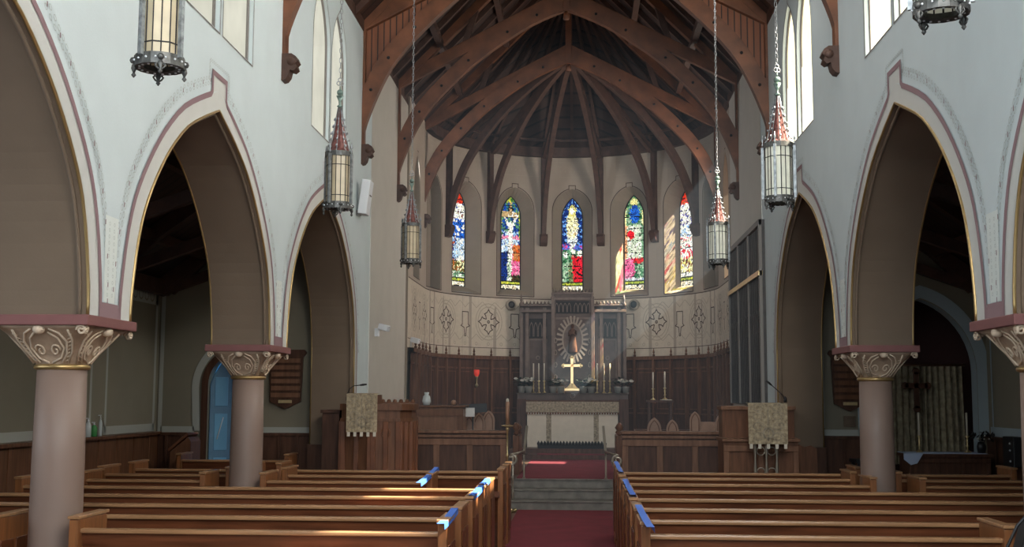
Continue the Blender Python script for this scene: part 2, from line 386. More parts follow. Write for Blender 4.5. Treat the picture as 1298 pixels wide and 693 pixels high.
# ------------------------------------------------------------------ columns
def make_column():
    t = thing('column', '', 'column', (0,0,0))
    m = MB(); m.lathe([(.163,.14),(.162,.3),(.160,1.2),(.152,1.775)], n=40); m.build('shaft', 'shaft', t)
    m = MB(); m.lathe([(.23,0),(.23,.05),(.205,.07),(.20,.1),(.18,.14)], n=32); m.build('base', 'shaft', t)
    m = MB(); m.lathe([(.154,1.758),(.170,1.764),(.174,1.775),(.170,1.788),(.154,1.794)], n=40); m.build('neck_ring', 'gold', t)
    sx, sy = .30, .375; n = 48; m = MB(); rings = []
    for k in range(13):
        f = k/12; z = 1.79+f*.235; e = f**1.6
        ring = []
        for i in range(n):
            a = 2*PI*i/n + PI/n; ca, sa = math.cos(a), math.sin(a); q = 2+8*f
            rr = (abs(ca)**q+abs(sa)**q)**(-1/q)
            gx, gy = .157*(1-e)+sx*e, .157*(1-e)+sy*e
            ring.append(m.bm.verts.new((gx*rr*ca, gy*rr*sa, z)))
        rings.append(ring)
    for k in range(12):
        for i in range(n):
            f = m.bm.faces.new((rings[k][i], rings[k][(i+1)%n], rings[k+1][(i+1)%n], rings[k+1][i])); f.smooth = True
    m.bm.faces.new(rings[-1]); m.build('capital', 'capital', t)
    m = MB(); m.box(-.325,.325,-.395,.395,2.025,2.09); m.build('abacus', 'red', t, bevel=.006)
    # carved relief: bosses, corner volutes, scrolls and leaves on the four faces
    m = MB()
    def surf(face, u, z):          # u in -1..1 along the face
        f = min(1, max(0, (z-1.79)/.235)); e = f**1.6; gx, gy = .165*(1-e)+sx*e, .165*(1-e)+sy*e
        q = 2+8*f; a0 = u*PI/4
        rr = (abs(math.cos(a0))**q+abs(math.sin(a0))**q)**(-1/q); c, s = rr*math.cos(a0), rr*math.sin(a0)
        return {0: (gx*s, -gy*c, z), 1: (gx*c, gy*s, z), 2: (-gx*s, gy*c, z), 3: (-gx*c, -gy*s, z)}[face]
    for fc in range(4):
        p = surf(fc, 0, 2.0); m.ball((p[0]*1.03, p[1]*1.03, p[2]), .038, n=12, sz=.8)
        m.ball((p[0]*1.09, p[1]*1.09, p[2]), .014, n=8)
        for s in (-1, 1):
            sc = [(.30*s+.20*s*math.cos(q)*(1-i/22), 1.875+.040*math.sin(q)*(1-i/22)) for i, q in enumerate([j*.45 for j in range(18)])]
            m.tube([surf(fc, u, z) for u, z in sc], .0065, 5)
            m.tube([surf(fc, s*u, z) for u, z in ((.08,1.80),(.5,1.83),(.62,1.89),(.45,1.95),(.2,1.985))], .007, 5)
            m.tube([surf(fc, s*u, z) for u, z in ((.55,1.80),(.72,1.86),(.70,1.93),(.5,1.98),(.25,2.005))], .0075, 5)
            m.tube([surf(fc, s*u, z) for u, z in ((.8,1.80),(.88,1.87),(.84,1.94),(.72,2.0))], .0075, 5)
            for j in range(8):
                z = 1.81+j*.022; m.tube([surf(fc, s*(.66+.01*j), z), surf(fc, s*.82, z+.012)], .004, 4)
    for sxx in (-1, 1):
        for syy in (-1, 1):
            cx_, cy_ = sxx*(sx-.01), syy*(sy-.01)
            for nx, ny in ((1, 0), (0, 1)):
                pts = []
                for i in range(20):
                    q = i*.5; r = .032*(1-i/24)
                    if nx: pts.append((cx_-sxx*(.012+r*math.cos(q)) , cy_+syy*.008, 1.995+r*math.sin(q)))
                    else: pts.append((cx_+sxx*.008, cy_-syy*(.012+r*math.cos(q)), 1.995+r*math.sin(q)))
                m.tube(pts, .008, 5)
    m.build('carved_relief', 'carve', t)
    return t
col0 = make_column()
cols = [(-3.085, 7.33, 'mauve round column with carved capital nearest on the left'), (-3.085, 11.53, 'mauve round column with carved capital in front of the blue door'),
        (3.085, 11.53, 'mauve round column with carved capital left of the curtained altar'), (3.085, 7.33, 'mauve round column with carved capital nearest, cut by the right edge')]
for i, (x, y, l) in enumerate(cols):
    o = col0 if i == 0 else dup(col0)
    o.location = (x, y, 0); tag(o, l, 'column', 'arcade columns')

# ------------------------------------------------------------------ floors, aisle shell, rear wall
def sbox(name, mt, *b): return struct(MB().box(*b).build(name, mt))
sbox('floor', 'floor', -5.9, 5.9, -3.4, 17.6, -.1, 0)
sbox('floor_chancel', 'floor', -3.4, 3.4, 17.33, 25.6, -.1, .40)
sbox('wall_rear', 'plaster', -5.9, 5.9, -3.6, -3.2, 0, 10.2)
sbox('wall_left_aisle', 'aisle', -5.95, -5.55, -3.2, 16.2, 0, 3.15)
sbox('wall_right_aisle', 'aisle', 5.55, 5.95, -3.2, 16.2, 0, 3.15)
# aisle end walls: left with the arched door, right with the arched recess
fy = lambda Y: (lambda u, v, w: (u, Y+w, v))
rake = lambda x: 3.15+(5.55-abs(x))*.70
m = MB(); dr = [(-4.88, .0)]+pointed(-4.60, .28, 1.75, .42, 8)+[(-4.32, .0)]
m.plate([(-5.9,0),(-5.9,3.15),(-5.55,3.15),(-3.3,rake(3.3)),(-3.3,0)], [dr[::-1]], 0, .3, fy(15.7)); struct(m.build('wall_left_aisle_end', 'aisle'))
m = MB(); ar = [(4.02, .0)]+pointed(4.72, .70, 1.95, .95, 10)+[(5.42, .0)]
m.plate([(5.9,0),(5.9,3.15),(5.55,3.15),(3.3,rake(3.3)),(3.3,0)], [ar[::-1]], 0, .22, fy(15.7), (0,0,1)); struct(m.build('wall_right_aisle_end', ['aisle', 'bluetrim']))
m = MB(); m.box(3.5, 6, 16.5, 16.6, 0, 3.6); m.box(3.5, 3.6, 15.9, 16.5, 0, 3.6); m.box(5.85, 5.95, 15.9, 16.5, 0, 3.6); m.box(3.5, 6, 15.9, 16.6, 3.55, 3.65)
struct(m.build('wall_recess', 'winered'))
# white mouldings of the aisles
m = MB()
f = fy(15.69); o1 = [(-4.99, 1.12)]+pointed(-4.60, .42, 1.70, .62, 12); m.ribbon(o1, .10, f)
m.ribbon([(-5.49, 1.13), (-5.02, 1.13)], .10, f); m.ribbon([(-5.50, 1.08), (-5.50, 3.13)], .055, f); m.ribbon([(-5.52, 3.12), (-3.36, rake(3.36)-.05)], .07, f)
m.ribbon([(-4.2, 1.13), (-3.4, 1.13)], .09, f); m.ribbon([(-4.13, 1.13), (-4.13, 3.0)], .03, f)
g = lambda u, v, w: (-5.54+w, u, v)
for y0, y1 in ((7.5, 10.4), (10.6, 13.5)):
    m.ribbon([(y0, 1.17), (y1, 1.17)], .10, g); m.ribbon([(y0, 1.15), (y0, 2.2), (y0+.1, 2.7)], .06, g); m.ribbon([(y1, 1.15), (y1, 2.2), (y1-.1, 2.7)], .06, g)
m.ribbon([(13.9, 1.17), (15.6, 1.17)], .10, g); m.ribbon([(13.95, 1.15), (13.95, 2.95)], .06, g); m.ribbon([(15.55, 1.15), (15.55, 3.1)], .08, g)
m.ribbon([(13.9, 2.93), (15.6, 2.93)], .22, g); m.ribbon([(14.3, 2.78), (14.45, 2.72), (14.6, 2.78)], .05, g)
m.ribbon([(4.2+3, 1.17), (7.4, 1.17)], .1, g)
for k in range(7): m.ribbon(arc(14.15+.2*k, 2.93, .07, 0, 2*PI, 8), .02, g, depth=.004, mi=1)
struct(m.build('trim_11', ['aisle_trim', 'aisle'], fix=False))
m = MB(); f = fy(15.685)
a1 = [(3.95, 0)]+pointed(4.72, .78, 1.95, 1.05, 14)+[(5.50, 0)]
m.ribbon([p if p[1] else (p[0], 1.1) for p in a1], .16, f, mi=0)
m.ribbon([(3.35, rake(3.35)-.05), (5.52, 3.12)], .07, f, mi=0); m.ribbon([(3.35, 1.13), (3.9, 1.13)], .10, f, mi=1); m.ribbon([(3.42, 1.2), (3.42, 3)], .03, f, mi=1)
g = lambda u, v, w: (5.54-w, u, v)
m.ribbon([(8, 1.17), (15.6, 1.17)], .12, g); m.ribbon([(15.5, 1.2), (15.5, 2.95)], .05, g); m.ribbon([(12.6, 1.2), (12.6, 2.95)], .05, g)
struct(m.build('trim_12', ['bluetrim', 'aisle_trim'], fix=False))
# wooden dado of the aisles
def dado(name, boxes, ledges, mt='dark'):
    m = MB()
    for b in boxes: m.box(*b)
    for b in ledges: m.box(*b)
    return struct(m.build(name, mt, bevel=.004))
bx = [(-5.55,-5.51,-3,15.68,0,1.08)] + [(-5.515,-5.50,y,y+.05,.02,1.07) for y in [i*.55-2.8 for i in range(34)]]
dado('baseboard_left', bx, [(-5.56,-5.46,-3,15.68,1.07,1.11)], 'mid')
bx = [(5.51,5.55,-3,15.68,0,1.08)] + [(5.50,5.515,y,y+.05,.02,1.07) for y in [i*.55-2.8 for i in range(34)]]
dado('baseboard_right', bx, [(5.46,5.56,-3,15.68,1.07,1.11)])
bx = [(-5.5,-5.0,15.64,15.69,0,1.07), (-4.2,-3.36,15.64,15.69,0,1.07)]+[(x,x+.04,15.62,15.65,.02,1.06) for x in (-5.4,-5.2,-4.15,-3.85,-3.6)]
dado('baseboard_left_end', bx, [(-5.5,-5.0,15.62,15.7,1.06,1.10), (-4.2,-3.36,15.62,15.7,1.06,1.10)])
bx = [(3.36,4.0,15.64,15.69,0,1.07)]+[(x,x+.04,15.62,15.65,.02,1.06) for x in (3.4,3.65,3.9)]
dado('baseboard_right_end', bx, [(3.36,4.0,15.62,15.7,1.06,1.10)])
# nave piers get a low wooden dado too
for sg, nm in ((-1, 'left_pier'), (1, 'right_pier')):
    x0, x1 = sorted((sg*(W-.03), sg*(W+TH+.03)))
    m = MB(); m.box(x0, x1, 15.40, 15.9, 0, .93); m.box(x0-.01*0, x1, 15.38, 15.9, .93, .96); struct(m.build('baseboard_'+nm, 'dark'))
# respond of the last arch: plain taupe pier face above the dado is part of the wall itself
# aisle roofs
for sg, nm in ((-1, 'left'), (1, 'right')):
    m = MB(); P = [(sg*5.95, 2.9), (sg*5.95, 3.1), (sg*3.30, rake(3.30)+.22), (sg*3.30, rake(3.30)+.02)]
    for y0, y1 in ((-3.4, 16.6),):
        a = [m.bm.verts.new((p[0], y0, p[1])) for p in P]; b = [m.bm.verts.new((p[0], y1, p[1])) for p in P]
        for i in range(4): m.bm.faces.new((a[i], a[(i+1)%4], b[(i+1)%4], b[i]))
        m.bm.faces.new(a); m.bm.faces.new(b[::-1])
    struct(m.build('ceiling_%s_aisle' % nm, 'roof'))
    k = 0
    for y in (5.3, 7.33, 9.43, 11.53, 13.6, 15.55):
        t = thing('aisle_roof_truss', 'dark timber truss under the %s aisle roof%s' % (nm, {5.3:', nearest the camera',7.33:' level with the nearest column',9.43:' seen through the second arch',11.53:' level with the second column',13.6:' before the end bay',15.55:' against the end wall'}[y]), 'roof truss', (sg*5.5, y, 3.1), 0, 'aisle roof trusses, %s' % nm)
        L = lambda x, z: (sg*x-sg*5.5, 0, z-3.1)
        MB().beam(L(5.5, 3.08), L(3.4, rake(3.4)-.08), .12, .17).build('rafter', 'roofbeam', t)
        MB().beam(L(5.5, 3.0), L(3.45, 3.72), .10, .13).build('tie_beam', 'roofbeam', t)
        MB().beam(L(5.35, 3.0), L(4.7, rake(4.7)-.1), .08, .10).build('brace', 'roofbeam', t)
    for z, x in ((3.4, 5.0), (3.75, 4.5), (4.1, 4.0)):
        pass
    m = MB(); m.beam((sg*4.9, -3, rake(4.9)-.10), (sg*4.9, 15.68, rake(4.9)-.10), .1, .12); m.beam((sg*4.1, -3, rake(4.1)-.10), (sg*4.1, 15.68, rake(4.1)-.10), .1, .12)
    m.beam((sg*5.48, -3, 3.06), (sg*5.48, 15.68, 3.06), .12, .2)
    struct(m.build('ceiling_%s_aisle_purlins' % nm, 'roofbeam'))

# ------------------------------------------------------------------ main roof
PZ, RZ = 6.80, 9.75
def roofz(x): return PZ+(1-abs(x)/2.83)*(RZ-PZ)
m = MB()
for sg in (-1, 1):
    for (y0, y1) in ((-3.4, AY),):
        m.face([(sg*3.3, y0, roofz(3.3)), (sg*3.3, y1, roofz(3.3)), (0, y1, RZ), (0, y0, RZ)])
        m.face([(sg*3.3, y0, roofz(3.3)+.15), (sg*3.3, y1, roofz(3.3)+.15), (0, y1, RZ+.15), (0, y0, RZ+.15)])
struct(m.build('ceiling', 'roof', fix=False))
NK = 7
ringp = lambda k, R, z: (AX*1.0-R*math.cos(PI*k/NK), AY+R*math.sin(PI*k/NK), z)
m = MB()
for k in range(NK):
    for e, zz in ((0, 0), (0, .15)):
        m.face([ringp(k, 3.5, PZ-.65+zz), ringp(k+1, 3.5, PZ-.65+zz), (AX, AY, RZ+zz)])
struct(m.build('ceiling_apse', 'roof', fix=False))
m = MB()
for y in [4.0+.62*i for i in range(29)]:
    if any(abs(y-t) < .2 for t in (11.5, 15.8, 18.9, 22.0)): continue
    for sg in (-1, 1): m.beam((sg*2.9, y, roofz(2.9)-.05), (0, y, RZ-.05), .07, .10)
for x in (2.1, 1.2):
    for sg in (-1, 1): m.beam((sg*x, 3, roofz(x)-.12), (sg*x, AY, roofz(x)-.12), .10, .12)
m.beam((0, 3, RZ-.12), (0, AY, RZ-.12), .10, .2)
for k in range(NK*2+1):
    a = PI*k/(NK*2); p = (AX-2.85*math.cos(a), AY+2.85*math.sin(a), PZ+.0); m.beam(p, (AX, AY, RZ-.12), .06, .09)
for sg in (-1, 1): m.beam((sg*2.86, 3, PZ-.02), (sg*2.86, AY, PZ-.02), .14, .2)
for k in range(NK*3):
    a, b = PI*k/(NK*3), PI*(k+1)/(NK*3)
    m.beam((AX-2.74*math.cos(a), AY+2.74*math.sin(a), PZ+.02), (AX-2.74*math.cos(b), AY+2.74*math.sin(b), PZ+.02), .14, .20)
    m.beam((AX-2.45*math.cos(a), AY+2.45*math.sin(a), PZ+.22), (AX-2.45*math.cos(b), AY+2.45*math.sin(b), PZ+.22), .05, .05)
struct(m.build('ceiling_rafters', 'roofbeam'))
# closing gable behind the camera and outer skins so that no light leaks
m = MB(); m.face([(-3.3,-3.3,6), (3.3,-3.3,6), (3.3,-3.3,6.4), (0,-3.3,RZ+.1), (-3.3,-3.3,6.4)]); struct(m.build('wall_rear_gable', 'plaster'))

BRC = [(2.80,4.86),(2.785,5.10),(2.74,5.38),(2.52,5.93),(2.28,6.33),(1.89,6.76),(1.43,7.18),(.77,7.64),(.35,7.86),(0,8.0)]
def smoothpath(P, n=4):
    out = []
    for i in range(len(P)-1):
        p0, p1, p2, p3 = P[max(i-1,0)], P[i], P[i+1], P[min(i+2,len(P)-1)]
        for j in range(n):
            t = j/n
            out.append(tuple(.5*((2*p1[d])+(-p0[d]+p2[d])*t+(2*p0[d]-5*p1[d]+4*p2[d]-p3[d])*t*t+(-p0[d]+3*p1[d]-3*p2[d]+p3[d])*t**3) for d in (0,1)))
    out.append(P[-1]); return out
def curved_plank(m, P, depth, th, fm, taper=None):
    """P: lower edge in (r,z); thickened outward by depth; th = thickness across"""
    n = len(P); low, up = [], []
    for k in range(n):
        a, b = P[max(k-1,0)], P[min(k+1,n-1)]; t = Vector((b[0]-a[0], b[1]-a[1])).normalized(); nn = Vector((-t[1], t[0]))*-1
        if nn[1] < 0 and abs(nn[1]) > abs(nn[0]): nn = -nn
        if nn[0] < 0 and abs(nn[0]) >= abs(nn[1]): nn = -nn
        d = depth*(taper(k/(n-1)) if taper else 1)
        low.append(P[k]); q = (P[k][0]+nn[0]*d, P[k][1]+nn[1]*d); up.append((min(q[0], 2.83), q[1]))
    V = [[m.bm.verts.new(fm(p[0], s*th/2, p[1])) for p in L] for L in (low, up) for s in (-1, 1)]
    for k in range(n-1):
        for a, b in ((0,1),(1,3),(3,2),(2,0)):
            m.bm.faces.new((V[a][k], V[b][k], V[b][k+1], V[a][k+1]))
    m.bm.faces.new((V[0][0],V[2][0],V[3][0],V[1][0])); m.bm.faces.new((V[0][-1],V[1][-1],V[3][-1],V[2][-1]))
    return low, up
def corbel(m, fm):
    pr = [(2.83,5.07),(2.70,5.07),(2.655,5.04),(2.635,4.99),(2.66,4.965),(2.645,4.92),(2.68,4.89),(2.715,4.90),(2.73,4.84),(2.76,4.80),(2.80,4.79),(2.83,4.83)]
    m.plate([(p[0], p[1]) for p in pr], [], -.075, .075, lambda u, v, w: fm(u, w, v), (0,0,0))
    for w in (-.078, .078): m.lathe([(.001,-.006),(.045,-.006),(.045,.006),(.001,.006)], fm(2.70, w, 4.985), 10, axis='Y')
def make_truss(Y, label):
    t = thing('roof_truss', label, 'roof truss', (0, Y, 4.8), 0, 'nave and chancel roof trusses')
    for sg in (-1, 1):
        fm = lambda r, s, z: (sg*r, s, z-4.8)
        m = MB(); P = smoothpath(BRC); curved_plank(m, P, .22, .13, fm, lambda f: .55+.45*min(1, f*4))
        for i in (6, 11, 15, 19, 23, 27, 31):
            p = P[i]; q = P[i+1]; d = Vector((q[0]-p[0], q[1]-p[1])).normalized(); c = (p[0]+abs(d[1])*.11, p[1]+abs(d[0])*.11)
            m.ball(fm(c[0], -.065, c[1]), .024, n=8, mi=1)
        m.build('arch_brace', ['truss', 'black'], t)
        m = MB(); m.beam(fm(2.83, 0, 6.79), fm(0, 0, 8.27), .11, .20); m.build('chord', 'truss', t, bevel=.008)
        m = MB(); m.box(*sorted((sg*2.765, sg*2.825)), -.06, .06, .2, 2.1); m.build('wall_post', 'truss', t)
        m = MB(); m.beam(fm(2.83, 0, roofz(2.83)-.03), fm(0, 0, RZ-.15), .13, .16); m.build('rafter', 'truss', t)
        m = MB(); m.beam(fm(1.75, 0, 7.25), fm(1.5, 0, roofz(1.5)-.1), .09, .10); m.build('strut', 'roofbeam', t)
        m = MB(); corbel(m, fm); m.build('corbel', 'roofbeam', t)
    MB().box(-.06, .06, -.07, .07, 3.18, RZ-.1-4.8).build('king_post', 'truss', t, bevel=.006)
    MB().lathe([(.05,3.05),(.055,3.12),(.03,3.18)], n=10).build('pendant', 'truss', t)
    return t
make_truss(11.5, 'timber roof truss over the nave, nearest, only its braces low in view')
make_truss(15.8, 'timber roof truss at the boarded chancel gable')
make_truss(18.9, 'timber roof truss in the chancel just behind the boarded gable')
make_truss(22.0, 'farthest timber roof truss, at the mouth of the apse')
# boarded gable over truss two
BP = smoothpath(BRC)
up = [(p[0]+.10, p[1]+.10) for p in BP[4:]]; up = [(min(p[0], 2.82), p[1]) for p in up]
poly = [(2.82, 5.3)] + up[:-1] + [(0, 8.12)] + [(0, RZ-.05), (2.82, roofz(2.82))]
m = MB()
for sg in (-1, 1): m.plate([(sg*p[0], p[1]) for p in (poly if sg > 0 else poly[::-1])], [], 0, .04, fy(15.83), (0,0,0))
for sg in (-1, 1):
    for x in [.1+i*.12 for i in range(23)]:
        # narrow cover strips
        zz = min([p[1] for p in up if p[0] <= x+.06] or [8.1]) if False else None
struct(m.build('wall_chancel_gable', 'board'))
# apse ribs
def make_rib(k, label):
    a = PI*k/NK; cs, sn = -math.cos(a), math.sin(a); R = AR
    t = thing('apse_rib', label, 'roof rib', (AX, AY, 4.8), 0, 'curved timber ribs of the apse')
    def fm(r, s, z): rr = r/2.83*(R-.0); return (cs*rr - sn*s, sn*rr + cs*s, z-4.8)
    P = smoothpath([(2.74,4.86),(2.71,5.1),(2.62,5.5),(2.42,6.0),(2.18,6.4),(1.8,6.84),(1.35,7.25),(.75,7.66),(.3,7.9),(.06,8.0)])
    m = MB(); curved_plank(m, P, .15, .10, fm, lambda f: .6+.4*min(1, f*4)); m.build('curved_brace', 'roofbeam', t, bevel=.006)
    m = MB(); m.beam(fm(2.775, 0, 4.9), fm(2.775, 0, 6.8), .10, .10, up=(cs, sn, 0)); m.build('wall_post', 'roofbeam', t)
    m = MB(); m.beam(fm(2.7, 0, 6.72), fm(.05, 0, 8.22), .09, .12); m.build('chord', 'roofbeam', t)
    m = MB()
    pr = [(2.83,5.04),(2.69,5.04),(2.665,4.98),(2.69,4.92),(2.71,4.86),(2.75,4.80),(2.83,4.79)]
    m.plate(pr, [], -.075, .075, lambda u, v, w: fm(u, w, v), (0,0,0)); m.build('corbel', 'roofbeam', t)
for k, l in zip(range(1, 7), ['curved rib left of the leftmost stained window', 'curved rib left of the crucifixion window', 'curved rib between the crucifixion and centre windows',
        'curved rib right of the centre window', 'curved rib right of the fourth stained window', 'curved rib right of the rightmost stained window']):
    make_rib(k, 'dark timber '+l)

# ------------------------------------------------------------------ apse wall with band and windows
S0 = -AR*PI/2
def amap(u, v, w):      # u along the curve (0 = east point), w outward
    if u < S0: return (AX-AR-w, AY+(u-S0), v)
    if u > -S0: return (AX+AR+w, AY-(u+S0), v)
    a = u/AR; return (AX+(AR+w)*math.sin(a), AY+(AR+w)*math.cos(a), v)
cuts = [S0+i*(AR*PI/28)*1.0001 for i in range(0, 29)]
U0 = S0-(AY-19.93)
bayu = [(-3+i)*(AR*PI/NK) for i in range(7)]
nich = [(u, 3.72, 5.55, 6.04) for u in bayu] + [(S0-1.05, 3.75, 5.35, 6.0), (-S0+1.05, 3.75, 5.35, 6.0)]
holes = []
for u, z0, zs, za in nich: holes.append(lancet(u, .415 if z0 < 3.74 else .385, z0, zs, za, 8)[::-1])
m = MB()
m.plate([(U0, 0), (U0, 6.85), (-U0, 6.85), (-U0, 0)], holes, 0, .28, amap, (0,0,1), cuts)
struct(m.build('wall_apse', ['apse', 'reveal']))
# outline stencils round the niches and band lines
m = MB(); d = -.006
for u, z0, zs, za in nich:
    L = lancet(u, .43 if z0 < 3.74 else .40, z0-.015, zs, za+.02, 8); L = L[:9]+[(u-.07, za-.01), (u-.07, za+.075), (u+.07, za+.075), (u+.07, za-.01)]+L[10:]
    L = [p for p in L if not (abs(p[0]-u) < .069 and p[1] > za-.1 and p[1] < za+.05 and False)]
    m.ribbon(L, .016, amap, closed=True, depth=d)
hl = lambda z, w, mi: m.ribbon([(U0+.02+(-2*U0-.04)*i/60, z) for i in range(61)], w, amap, depth=d, mi=mi)
hl(3.655, .018, 0); hl(2.60, .012, 0); hl(6.30, .012, 1); hl(6.62, .012, 1)
for i in range(130):
    u = U0+.05+(-2*U0-.1)*i/129; m.ribbon([(u-.012, 6.42), (u+.012, 6.42)], .04, amap, depth=d, mi=1)
    m.ribbon([(u-.02, 6.52), (u+.02, 6.52)], .015, amap, depth=d, mi=1)
def cross(u, z):
    for q in range(4):
        a = q*PI/2; ca, sa = math.cos(a), math.sin(a)
        P = [(x*1.2, y*1.2) for x, y in [(.045,.045),(.06,.11),(.085,.135),(.03,.165),(0,.215),(-.03,.165),(-.085,.135),(-.06,.11),(-.045,.045)]]
        m.ribbon([(u+ca*x-sa*y, z+sa*x+ca*y) for x, y in P], .020, amap, depth=d*1.5, mi=0)
    m.ribbon(arc(u, z, .025, 0, 2*PI, 8), .02, amap, depth=d*1.5, mi=0)
    for r in (.27, .33): m.ribbon(arc(u, z, r, 0, 2*PI, 24, r*1.15), .016, amap, depth=d, mi=1)
def shield(u, z):
    P = [(-.075,.16),(.075,.16),(.075,-.06),(.11,-.09),(.03,-.12),(.012,-.27),(-.012,-.27),(-.03,-.12),(-.11,-.09),(-.075,-.06)]
    m.ribbon([(u+x*1.15, z+y*1.15) for x, y in P], .018, amap, closed=True, depth=d*1.5, mi=0)
for i in range(-10, 11):
    u = i*(AR*PI/14)
    if abs(u) > 4.39+1.7 or abs(u) < .2: continue
    (shield if i % 2 == 0 else cross)(u, 3.14)
for i in range(-20, 21):      # faint interlacing ground pattern
    u = i*(AR*PI/28)
    if abs(u) > 6.1: continue
    m.ribbon([(u-.15, 3.55), (u, 3.42), (u+.15, 3.55)], .014, amap, depth=d, mi=1); m.ribbon([(u-.15, 2.75), (u, 2.88), (u+.15, 2.75)], .014, amap, depth=d, mi=1)
    m.ribbon(arc(u, 2.68, .03, 0, 2*PI, 8), .012, amap, depth=d, mi=1)
struct(m.build('trim_13', ['stencil', 'stencil2'], fix=False))
# lighter ground of the stencilled band
m = MB(); N = 60
for i in range(N):
    a, b = U0+.01-2*(U0+.01)*i/N, U0+.01-2*(U0+.01)*(i+1)/N
    m.face([amap(a, 2.44, -.003), amap(b, 2.44, -.003), amap(b, 3.655, -.003), amap(a, 3.655, -.003)])
struct(m.build('trim_14', 'band', fix=False))

# stained windows
def mixc(a, b, t): return tuple(a[i]*(1-t)+b[i]*t for i in range(3))
WH=(1.0,.98,.88); BL=(.03,.20,.52); LB=(.15,.45,.85); RD=(.85,.03,.05); GR=(.05,.35,.16); YL=(.95,.85,.25); OR=(.8,.32,.06); PK=(.9,.25,.5); BK=(.02,.02,.025); TN=(.75,.62,.42); DB=(.01,.06,.22); PL=(.35,.12,.5)
def ell(u, v, cu, cv, ru, rv): return ((u-cu)/ru)**2+((v-cv)/rv)**2 < 1
def paint(i, u, v, rnd):
    """u -1..1 across, v 0..1 up; five different figure windows"""
    if v < .045: return mixc(WH, TN, rnd*.6)
    if v < .055: return BK
    if v < .085: return mixc(YL, GR, .2+.3*rnd)
    if v < .095: return BK
    if i == 1:      # cross with figure over mourners
        if v > .93 or (abs(u) > .86 and v > .55): return mixc(YL, GR, rnd)
        if abs(v-.805) < .03 and abs(u) < .92: return TN if rnd > .25 else WH
        if abs(u) < .10 and v > .80: return TN
        arm = .80-.17*(1-min(1, abs(u)/.75))**1.2
        if abs(u) < .8 and v > .66 and abs(v-arm) < .022+.01*(abs(u) < .3): return WH
        if ell(u, v, 0, .70, .17, .035): return WH
        if abs(u) < .24-.05*(v < .55) and .33 < v < .68: return WH
        if ell(u, v, 0, .86, .42, .06): return mixc(LB, GR, .5) if not ell(u, v, 0, .86, .28, .04) else BK
        if abs(v-.555) < .02: return mixc(PK, WH, .35)
        if v < .48:
            if u < -.28: return mixc(BL, DB, rnd*.8) if v < .40 else mixc(WH, LB, rnd*.6)
            if u < .12 and v < .36: return mixc(WH, GR, rnd*.5)
            if u > .25 and v > .30: return mixc(OR, TN, rnd*.7)
            if u > .0 and v > .16: return mixc(PK, WH, rnd*.5)
            return mixc((.35,.13,.04), GR, rnd*.6)
        if v > .62: return mixc(BL, LB, rnd*.4) if rnd < .72 else mixc(GR, WH, .3)
        return mixc(LB, WH, .3+rnd*.5) if rnd > .35 else BL
    if i == 2:      # white figure rising on deep blue, crowd below
        if ell(u, v, 0, .86, .20, .035): return WH
        if ell(u, v, 0, .86, .38, .065): return mixc(YL, WH, .4)
        if ell(u, v, 0, .70, .55, .155): return mixc(WH, YL, rnd*.45) if rnd > .12 else TN
        if abs(u) < .48-.6*(.60-v) and .50 < v < .64: return mixc(WH, LB, rnd*.35)
        if .44 < v < .54 and abs(u) < .2: return WH
        if v > .50: return mixc(BL, DB, rnd*.6) if rnd > .2 else mixc(LB, WH, .3)
        if abs(v-.47) < .03: return mixc(LB, PK, rnd)
        if ell(u, v, -.65, .385, .22, .035) or ell(u, v, .70, .40, .22, .035) or ell(u, v, .05, .42, .2, .03): return WH
        if u > .0+.5*(.3-v) and v < .37: return mixc(RD, PK, rnd*.35) if rnd > .1 else BK
        if v > .30: return mixc(GR, WH, rnd*.6)
        if u < -.35: return mixc(WH, GR, .25+rnd*.5)
        return mixc(TN, GR, rnd*.8)
    if i == 0:
        if v > .86: return mixc(RD, OR, rnd*.9) if rnd > .15 else (.25,.02,.04)
        if v > .70: return WH if rnd > .25 else ((.45,.05,.03) if rnd > .1 else BL)
        if v > .50: return mixc(BL, LB, rnd) if rnd > .22 else WH
        if v > .27: return mixc(WH, LB, rnd*.55) if (u > -.1 or rnd > .5) else mixc(BL, OR, (rnd > .35)*.8)
        if v > .16: return mixc(GR, OR, rnd) if rnd > .3 else mixc(WH, YL, .3)
        return mixc(WH, GR, rnd*.8)
    if i == 3:
        if ell(u, v, .05, .80, .5, .10): return mixc(LB, BL, rnd)
        if ell(u, v, 0, .93, .4, .04): return mixc(YL, WH, .5)
        if v > .68: return mixc(GR, WH, rnd*.7) if abs(u) < .8 else mixc(WH, YL, .4)
        if ell(u, v, -.35, .58, .40, .045): return mixc(RD, PK, rnd*.3)
        if v > .33: return mixc(WH, GR, rnd*.35) if abs(u) < .72 else mixc(WH, OR if u < 0 else GR, .55)
        if ell(u, v, .4, .30, .5, .04): return RD
        if v > .12: return (mixc(PK, WH, rnd*.45) if u < 0 else mixc(GR, WH, rnd*.7))
        return mixc(WH, BL, rnd*.5)
    if v > .84: return mixc(RD, OR, rnd) if u < .3 else WH
    if v > .62: return WH if rnd > .2 else mixc(PL, BL, rnd*3)
    if v > .50: return mixc(WH, LB, rnd*1.0) if rnd < .6 else WH
    if v > .28: return WH if rnd > .22 else mixc(RD, PK, rnd*3)
    if v > .14: return mixc(YL, WH, rnd) if rnd > .25 else mixc(OR, BK, .4)
    return WH
GW, GZ0, GZA, GZS = .225, 3.87, 5.88, 5.42
